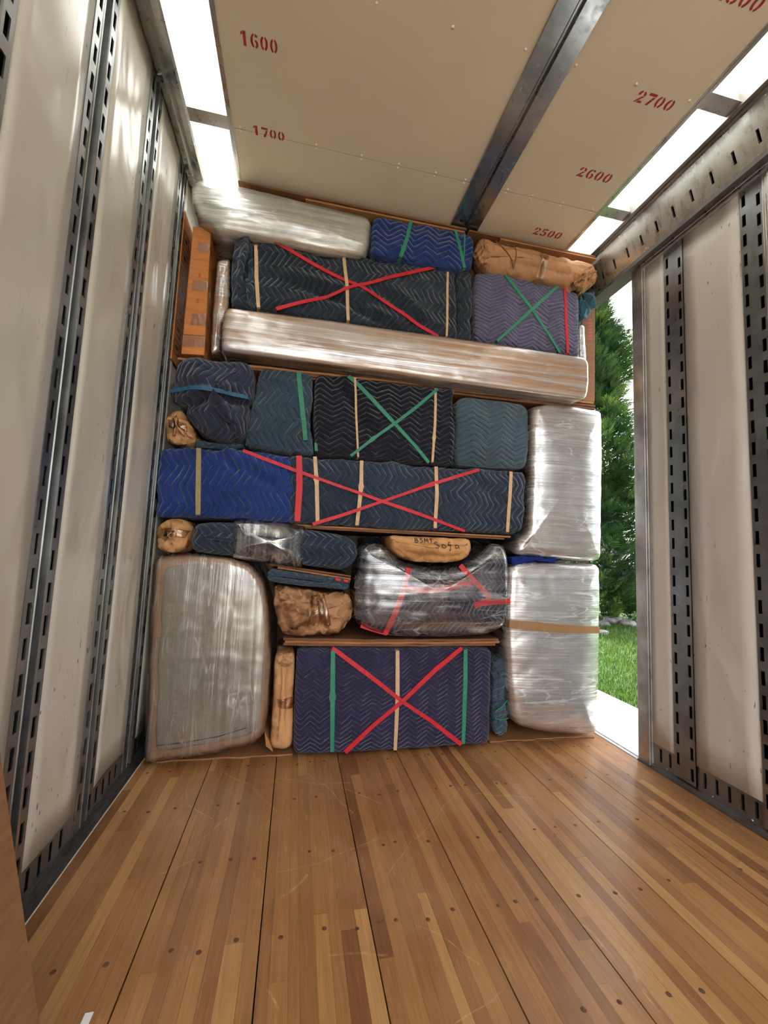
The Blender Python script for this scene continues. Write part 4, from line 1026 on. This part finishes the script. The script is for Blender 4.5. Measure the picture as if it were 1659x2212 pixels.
q = [(1256, 690), (1286, 636), (1285, 868), (1258, 866)]
v, f = hexa(q, 2.24, .30)
T = mk('cardboard_box', 'dark brown cardboard box standing behind the lavender quilted box at the doorway', 'box', q, 2.24, .3)
bevel(add('box_body', v, f, MT['card3'], T), .004)
for k in range(7):
    v, f = hexa([(1271, 690+k*7), (1279, 688+k*7), (1279, 691+k*7), (1271, 693+k*7)], 2.2392, .0006); add('red_print', v, f, MT['redprint'], T)
px = [(1250, 700), (1262, 704), (1266, 776), (1264, 784), (1252, 780)]
T = mk('wrapped_carton', 'narrow film-wrapped carton edge showing beside the lavender quilted box', 'carton', px, 2.21, .03)
soft(T, 'cardboard_body', px, 2.205, .03, MT['linen3'], r=.008, puff=.001, wr=.001, style='smooth', seed=41, step=.006)
soft(T, 'stretch_film', px, 2.203, .03, MT['filmu'], r=.009, puff=.002, wr=.002, style='film', seed=42, grow=.001, step=.008)

# ---------- sixth row
px = [(552, 530), (620, 529), (700, 541), (800, 558), (900, 572), (960, 583), (985, 586), (988, 660), (986, 734), (960, 733), (800, 707), (700, 692), (560, 671), (548, 668), (548, 600)]
T = mk('padded_slab', 'dark navy quilted slab with a red cross of bands on top of the long carton', 'padded slab', px, 2.12, .5)
_, bv1, yf = soft(T, 'blanket', px, 2.115, .5, quilt('dark_navy_quilt', lin(40, 50, 62), lin(84, 100, 118), S=.034, A=.045, PER=.06), r=.028, puff=.014, wr=.014, wf=5, seed=43, fold=[(.75, 2.36, -.12, .03, .022), (.95, 2.28, -.35, .025, .018), (1.15, 2.34, -.5, .03, .014)])
fx = [(505, 522), (514, 501), (530, 499), (546, 512), (552, 530), (550, 600), (551, 669), (500, 662), (497, 620), (500, 570)]
_, bv2, _ = soft(T, 'folded_end', fx, 2.095, .45, MT['navy'], r=.03, puff=.016, wr=.012, wf=11, seed=44, step=.010, fold=[(.33, 2.45, 1.5, .018, .03)])
soft(T, 'side_flap', [(990, 587), (1004, 583), (1017, 592), (1019, 640), (1017, 736), (1000, 738), (989, 735), (990, 660)], 2.11, .5, quilt('dark_navy_quilt_side', lin(40, 50, 62), lin(84, 100, 118), S=.04, A=.04, PER=.06), r=.02, puff=.008, wr=.006, seed=45, step=.010)
bb = Both()
band(T, bb, [(553, 526), (554, 600), (559, 671)], yf, .017, MT['tan'], label='tan rubber band'); band(T, bb, [(741, 548), (748, 620), (752, 699)], yf, .016, MT['tan'], label='tan rubber band')
band(T, bb, [(967, 584), (966, 660), (963, 733)], yf, .012, MT['tan'], label='tan rubber band')
band(T, bb, [(594, 529), (680, 577), (776, 626), (850, 672), (950, 730)], yf, .017, MT['red'], lift=.009, label='red rubber band')
band(T, bb, [(940, 580), (870, 598), (776, 624), (700, 645), (582, 674)], yf, .017, MT['red'], lift=.012, label='red rubber band')

px = [(1025, 588), (1036, 580), (1090, 586), (1160, 600), (1236, 623), (1249, 636), (1252, 700), (1253, 768), (1246, 771), (1180, 761), (1100, 749), (1032, 740), (1023, 732), (1022, 660)]
T = mk('padded_box', 'lavender quilted box with a green cross and one red band', 'padded box', px, 2.12, .5, 'blanket wrapped boxes')
b_, bv, yf = soft(T, 'blanket', px, 2.115, .5, MT['lavender'], r=.035, puff=.016, wr=.006, wf=7, seed=46)
band(T, bv, [(1088, 594), (1120, 640), (1146, 672), (1180, 720), (1214, 769)], yf, .017, MT['green'], label='green rubber band')
band(T, bv, [(1203, 620), (1146, 672), (1110, 705), (1068, 742)], yf, .017, MT['green'], lift=.008, label='green rubber band')
band(T, bv, [(1218, 622), (1220, 690), (1225, 768)], yf, .017, MT['red'], label='red rubber band')

px = [(1252, 632), (1268, 628), (1283, 630), (1285, 650), (1276, 678), (1262, 690), (1253, 688)]
T = mk('rolled_blanket', 'small teal blanket roll tucked at the right end over the doorway', 'blanket', px, 2.16, .25)
b_, bv, yf = soft(T, 'blanket', px, 2.15, .08, MT['teal'], r=.022, puff=.012, wr=.012, wf=16, seed=47, step=.006, fold=[(2.33, 2.60, -.9, .012, .02)])

# ---------- top row
px = [(416, 398), (425, 391), (460, 393), (515, 402), (650, 436), (790, 469), (801, 478), (801, 505), (794, 545), (778, 554), (700, 546), (600, 525), (540, 512), (470, 506), (458, 486), (425, 468), (414, 430)]
T = mk('wrapped_mattress', 'long pale film-wrapped cushion slab jammed under the ceiling at left', 'cushion', px, 2.06, .6)
b_, bv, yf = soft(T, 'padding', px, 2.065, .6, plain_cloth('beige_padding', lin(188, 180, 164)), r=.045, rc=.03, puff=.014, wr=.006, wf=5, seed=48)
soft(T, 'stretch_film', px, 2.052, .58, MT['filmt'], r=.05, rc=.035, puff=.018, wr=.007, wf=8, style='film', seed=49, grow=.005)

px = [(806, 474), (820, 471), (900, 485), (985, 500), (1015, 508), (1023, 518), (1023, 560), (1020, 584), (980, 584), (900, 570), (806, 553), (800, 545), (802, 500)]
T = mk('padded_box', 'royal blue quilted box with green bands jammed under the ceiling', 'padded box', px, 2.08, .5, 'blanket wrapped boxes')
b_, bv, yf = soft(T, 'blanket', px, 2.08, .5, MT['royal2'], r=.024, puff=.012, wr=.008, wf=8, seed=50)
band(T, bv, [(886, 482), (876, 525), (862, 564)], yf, .018, MT['green'], label='green rubber band', knot=.72); band(T, bv, [(983, 500), (995, 545), (1004, 584)], yf, .016, MT['green'], label='green rubber band'); band(T, bv, [(1004, 505), (1003, 540), (1000, 570)], yf, .008, MT['green'], label='thin green band')

px = [(1032, 518), (1046, 514), (1100, 528), (1180, 546), (1250, 562), (1282, 570), (1293, 590), (1289, 612), (1268, 624), (1230, 618), (1120, 595), (1036, 574), (1028, 548)]
T = mk('paper_bundle', 'long kraft paper roll with taped middle and twisted end jammed under the ceiling', 'bundle', px, 2.08, .4, 'paper wrapped bundles')
b_, bv, yf = soft(T, 'paper_wrap', px, 2.055, .4, MT['paperr'], r=.05, rc=.03, puff=.02, wr=.007, wf=8, style='paper', seed=51, step=.007)
soft(T, 'twisted_end', [(1240, 596), (1256, 578), (1280, 572), (1292, 590), (1286, 612), (1266, 622), (1236, 616)], 2.035, .1, MT['paper2'], r=.03, puff=.015, wr=.016, wf=20, style='paper', seed=52, step=.005)
soft(T, 'folded_end', [(1030, 526), (1042, 514), (1050, 524), (1060, 545), (1064, 574), (1040, 572), (1030, 552)], 2.034, .1, MT['paper2'], r=.02, puff=.012, wr=.014, wf=16, style='paper', seed=53, step=.005)
patch(T, bv, [(1166, 549), (1182, 552), (1178, 605), (1160, 602)], yf, MT['tape'], lift=.006)
for q in ([(1070, 524), (1090, 545), (1104, 566), (1108, 590)], [(1094, 530), (1110, 535), (1112, 560), (1106, 592)]):
    band(T, bv, q, yf, .004, MT['card3'], name='paper_seam', tuck=0, lift=.002)

# cardboard pressed against the ceiling above the top row
for k, (a, b, dz, y, x0) in enumerate([((515, 388), (1008, 490), .000, 2.075, 'upper'), ((660, 428), (1002, 496), .012, 2.085, 'lower')]):
    A, B = un(a[0], a[1], 2, 2.885), un(b[0], b[1], 2, 2.885)
    v, f = bx(A[0], min(B[0], 1.50), y+.012, y+.6, 2.866-dz, 2.876-dz)
    bevel(add('cardboard_sheet', v, f, [MT['card3'], MT['card']][k], label='%s cardboard sheet wedged between ceiling and top row left of the centre rail' % x0, cat='cardboard', loc=((A[0]+B[0])/2, y+.3, 2.866-dz), group='cardboard under the ceiling'), .002)
for k, (x0, x1, dz, w) in enumerate([(1.505, 2.335, 0, 'upper'), (1.70, 2.340, .012, 'lower')]):
    v, f = bx(x0, x1, 2.092, 2.7, 2.866-dz, 2.876-dz)
    bevel(add('cardboard_sheet', v, f, [MT['card3'], MT['card']][k], label='%s cardboard sheet wedged between ceiling and paper roll right of the centre rail' % w, cat='cardboard', loc=((x0+x1)/2, 2.4, 2.866-dz), group='cardboard under the ceiling'), .002)

# leaning board close to the camera at lower left
V = [(.296, .90, .003), (.304, .90, .005), (.010, .90, 1.235), (.002, .90, 1.232)]
V += [(x, -.25, z) for x, y, z in V]
F = [[0, 1, 2, 3], [7, 6, 5, 4], [0, 4, 5, 1], [1, 5, 6, 2], [2, 6, 7, 3], [3, 7, 4, 0]]
T = Thing('leaning_board', 'brown cardboard sheet leaning against the left wall, cut off at the lower left corner', 'cardboard', (.3, .3, 0))
bevel(add('board', V, F, cardboard('board_brown', lin(130, 92, 62), .5), T), .001)
# paper scrap on the floor
c = un(186, 2203, 2, 0.001)
v, f = bx(c[0]-.008, c[0]+.009, c[1]-.012, c[1]+.014, .0005, .002)
bevel(add('paper_scrap', v, f, MT['white'], label='tiny white paper scrap on the floor at the bottom edge', cat='scrap', loc=tuple(c)), .0005)

# ================================================================== OUTSIDE THE SIDE DOOR
GZ = -.70
# lawn
def grass_ground():
    t = NT('lawn_soil'); o = t.coord('Object')
    c = t.ramp(t.noise(o, 9, 6, .7), [(.3, lin(34, 58, 18)), (.55, lin(56, 88, 30)), (.75, lin(84, 106, 40))])
    return t.set(c, .9, 0, t.bump(t.noise(o, 60, 4), .8, .03))
n = 40; V = []; F = []
xs = np.linspace(-60, 90, n); ys = np.linspace(-60, 100, n)
for y in ys:
    for x in xs: V.append((x, y, GZ))
for i in range(n-1):
    for j in range(n-1): F.append([i*n+j, i*n+j+1, (i+1)*n+j+1, (i+1)*n+j])
add('ground', V, F, grass_ground(), kind='structure', loc=(0, 0, GZ))
t = NT('bounce_ground'); o_ = t.coord('Object')
v, f = bx(-14, 3.6, -30, 30, GZ-.05, GZ+.012)
add('bounce_ground', v, f, t.set(t.ramp(t.noise(o_, 6, 6, .7), [(.3, lin(150, 144, 134)), (.7, lin(186, 180, 170))]), .9), kind='structure', loc=(-5, 0, GZ))  # unseen pale ground, added to keep the lawn's green bounce out of the trailer
t = NT('grass_blade'); oi = t.coord('UV'); sp = t.n('ShaderNodeSeparateXYZ'); t.l(oi, sp.inputs[0])
cg = t.ramp(sp.outputs[0], [(0, lin(36, 68, 16)), (.6, lin(62, 98, 28)), (1, lin(112, 120, 46))])
t.set(cg, .6); tl = t.n('ShaderNodeBsdfTranslucent'); t.l(cg, tl.inputs['Color']); mx = t.n('ShaderNodeMixShader'); mx.inputs[0].default_value = .4
t.l(t.b.outputs[0], mx.inputs[1]); t.l(tl.outputs[0], mx.inputs[2]); t.l(mx.outputs[0], t.out.inputs['Surface']); MT['blade'] = t.m
rg = np.random.RandomState(5); nb = 60000
dd = 3.2+8.5*rg.rand(nb)**1.6; an = rg.uniform(math.radians(30), math.radians(64), nb)   # wedge seen through the doorway, with margin
gx = .65+dd*np.sin(an)*1.25; gy = dd*np.cos(an)*1.25; ok = gx > 3.65; gx, gy = gx[ok], gy[ok]; nb = len(gx)
hh = rg.uniform(.05, .12, nb); az = rg.uniform(0, 2*math.pi, nb); ln = rg.uniform(.01, .07, nb); wd_ = rg.uniform(.004, .008, nb)
ca, sa = np.cos(az), np.sin(az); tone = np.clip(rg.normal(.5, .22, nb), 0, 1)
def row(h, k, s): return np.stack([gx+ca*ln*k-sa*wd_*s, gy+sa*ln*k+ca*wd_*s, GZ+hh*h], 1)
V = np.stack([row(-.05, 0, -1), row(-.05, 0, 1), row(.55, .35, .8), row(.55, .35, -.8), row(1, 1, 0)], 1).reshape(-1, 3)
b0 = np.arange(nb)*5; F = np.concatenate([np.stack([b0, b0+1, b0+2], 1), np.stack([b0, b0+2, b0+3], 1), np.stack([b0+3, b0+2, b0+4], 1)])
go = add('grass', V, F, MT['blade'], uv=np.repeat(np.stack([tone, tone], 1), 5, 0), label='sunlit green lawn grass beyond the side doorway', cat='grass', kind='stuff', loc=(6, 6, GZ))

# conifer trees
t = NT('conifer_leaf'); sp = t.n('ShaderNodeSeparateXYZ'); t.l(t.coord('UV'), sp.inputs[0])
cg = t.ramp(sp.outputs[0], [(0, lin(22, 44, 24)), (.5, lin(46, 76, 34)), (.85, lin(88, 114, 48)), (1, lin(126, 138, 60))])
t.set(cg, .6); tl = t.n('ShaderNodeBsdfTranslucent'); t.l(cg, tl.inputs['Color']); mx = t.n('ShaderNodeMixShader'); mx.inputs[0].default_value = .35
t.l(t.b.outputs[0], mx.inputs[1]); t.l(tl.outputs[0], mx.inputs[2]); t.l(mx.outputs[0], t.out.inputs['Surface']); MT['leaf'] = t.m
t = NT('bark'); MT['bark'] = t.set(t.ramp(t.noise(t.mapping(t.coord('Object'), scale=(1, 1, .2)), 14, 4), [(.3, lin(62, 46, 34)), (.7, lin(112, 88, 66))]), .9)
def conifer_mesh(height, rad, ns, seed, nl=10):
    rg = np.random.RandomState(seed); nz = lambda v: v/np.linalg.norm(v, axis=-1, keepdims=True)
    h = .25+(height-.3)*rg.rand(ns)**1.15; R_ = rad*(1-(h/height)**1.35)*(.85+.2*np.sin(h*2.1+seed))+.10
    a = rg.uniform(0, 2*math.pi, ns); lump = .80+.26*np.sin(a*5+h*1.7)*np.sin(h*3.1+a*2); fr = np.where(np.arange(ns) % 3 > 0, rg.uniform(.5, 1.0, ns), rg.uniform(.85, 1.12, ns))*lump
    c = np.stack([np.cos(a)*R_*fr, np.sin(a)*R_*fr, h], 1); out = nz(np.stack([np.cos(a), np.sin(a), rg.uniform(.2, .9, ns)], 1)+rg.normal(size=(ns, 3))*.22)
    s0 = nz(np.cross(out, np.array([0, 0, 1.]))); w0 = np.cross(out, s0); q = rg.uniform(-1, 1, ns)[:, None]; sd = nz(s0*np.cos(q)+w0*np.sin(q)); up = np.cross(sd, out)
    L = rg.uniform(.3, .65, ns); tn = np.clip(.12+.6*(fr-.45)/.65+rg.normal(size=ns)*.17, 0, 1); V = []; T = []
    for j in range(nl):
        u = (j+.5)/nl
        for s in (-1, 1):
            p0 = c+out*(L*u*.9)[:, None]; l = (L*(.40*(1-u)+.12)*rg.uniform(.8, 1.2, ns))[:, None]
            d = nz(out*.85+sd*s*.65+up*rg.uniform(-.2, .3, ns)[:, None]); w = nz(np.cross(d, up))*l*.075; m_ = p0+d*l*.5
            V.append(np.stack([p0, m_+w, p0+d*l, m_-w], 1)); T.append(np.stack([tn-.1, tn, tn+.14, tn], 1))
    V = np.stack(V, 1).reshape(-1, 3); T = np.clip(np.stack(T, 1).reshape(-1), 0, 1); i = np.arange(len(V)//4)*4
    return V, np.stack([i, i+1, i+2, i+3], 1), T
tp = un(1262, 1340, 2, GZ); V, F, tn = conifer_mesh(11.5, 2.35, 9000, 4)
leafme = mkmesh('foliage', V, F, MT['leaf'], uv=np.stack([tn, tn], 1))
tv = []; tf = []; sg = 10
for i, (z, r_) in enumerate(((-.1, .24), (.6, .19), (4, .14), (8, .08), (11.2, .02))):
    for k in range(sg): tv.append((r_*math.cos(2*math.pi*k/sg), r_*math.sin(2*math.pi*k/sg), z))
    if i:
        for k in range(sg): tf.append([(i-1)*sg+k, (i-1)*sg+(k+1) % sg, i*sg+(k+1) % sg, i*sg+k])
trunkme = mkmesh('trunk', tv, tf, MT['bark'], True)
for (x, y, s, rz, lab) in ((tp[0], tp[1], 1.0, 0, 'feathery green conifer tree on the lawn seen through the side doorway'),
                           (tp[0]+6.2, tp[1]+6.5, .5, 2.1, 'short conifer tree standing right of and behind the nearest conifer'),
                           (tp[0]-6.0, tp[1]+3.2, 1.0, 4.0, 'conifer tree standing left of and behind the nearest conifer')):
    r = bpy.data.objects.new('conifer_tree', None); COL.objects.link(r); r.location = (x, y, GZ); r.scale = (s, s, s); r.rotation_euler.z = rz
    r['label'] = lab; r['category'] = 'tree'; r['group'] = 'conifers on the lawn'
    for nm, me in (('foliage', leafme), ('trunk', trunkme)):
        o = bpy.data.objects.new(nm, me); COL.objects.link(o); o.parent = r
        if nm == 'foliage': o['kind'] = 'stuff'
# pale rocks at the foot of the tree
rockmat = NT('pale_rock'); rockmat = rockmat.set(rockmat.ramp(rockmat.noise(rockmat.coord('Object'), 7, 5), [(.3, lin(92, 90, 92)), (.7, lin(150, 148, 150))]), .85)
for k, (px_, py_, r_) in enumerate(((1302, 1352, .20), (1326, 1347, .30), (1356, 1352, .24), (1301, 1370, .16))):
    c = un(px_, py_, 2, GZ); V = []; F = []; nu, nv_ = 14, 9
    for i in range(nv_+1):
        for j in range(nu):
            th_ = math.pi*i/nv_; ph = 2*math.pi*j/nu; d = np.array([math.sin(th_)*math.cos(ph), math.sin(th_)*math.sin(ph), math.cos(th_)])
            V.append(d)
    V = np.array(V); V = V*(1+.35*fbm(V*1.3+k*5, 3))[:, None]*np.array([r_, r_*.8, r_*.5])+np.array([c[0], c[1], GZ+r_*.18])
    for i in range(nv_):
        for j in range(nu): F.append([i*nu+j, i*nu+(j+1) % nu, (i+1)*nu+(j+1) % nu, (i+1)*nu+j])
    add('rock', V, F, rockmat, label=['leftmost pale rock behind the film-wrapped cushion edge', 'largest pale rock at the foot of the conifer', 'right-hand pale rock at the foot of the conifer', 'small grey rock nearest the trailer at the foot of the conifer'][k], cat='rock', loc=tuple(c), group='rocks under the conifer')
# white fold-down platform outside the doorway
T = Thing('loading_platform', 'white perforated loading platform folded down outside the side doorway', 'platform', (2.85, 2.5, -.05))
v, f = bx(2.602, 3.075, 1.70, 3.40, -.045, -.012); bevel(add('deck', v, f, MT['white'], T), .004)
v, f = bx(3.055, 3.078, 1.70, 3.40, -.10, -.010); bevel(add('edge_lip', v, f, MT['white'], T), .003)
for k in range(28):
    v, f = disc((2.950, 1.76+k*.058, -.0122), (0, 0, 1), .008, .0006, 8); add('drain_hole', v, f, MT['void'], T)
for y in (1.78, 2.55, 3.32):
    v, f = join(bx(2.98, 3.02, y-.02, y+.02, GZ+.001, -.045), bx(2.94, 3.06, y-.06, y+.06, GZ+.001, GZ+.012)); add('leg', v, f, MT['alu'], T)
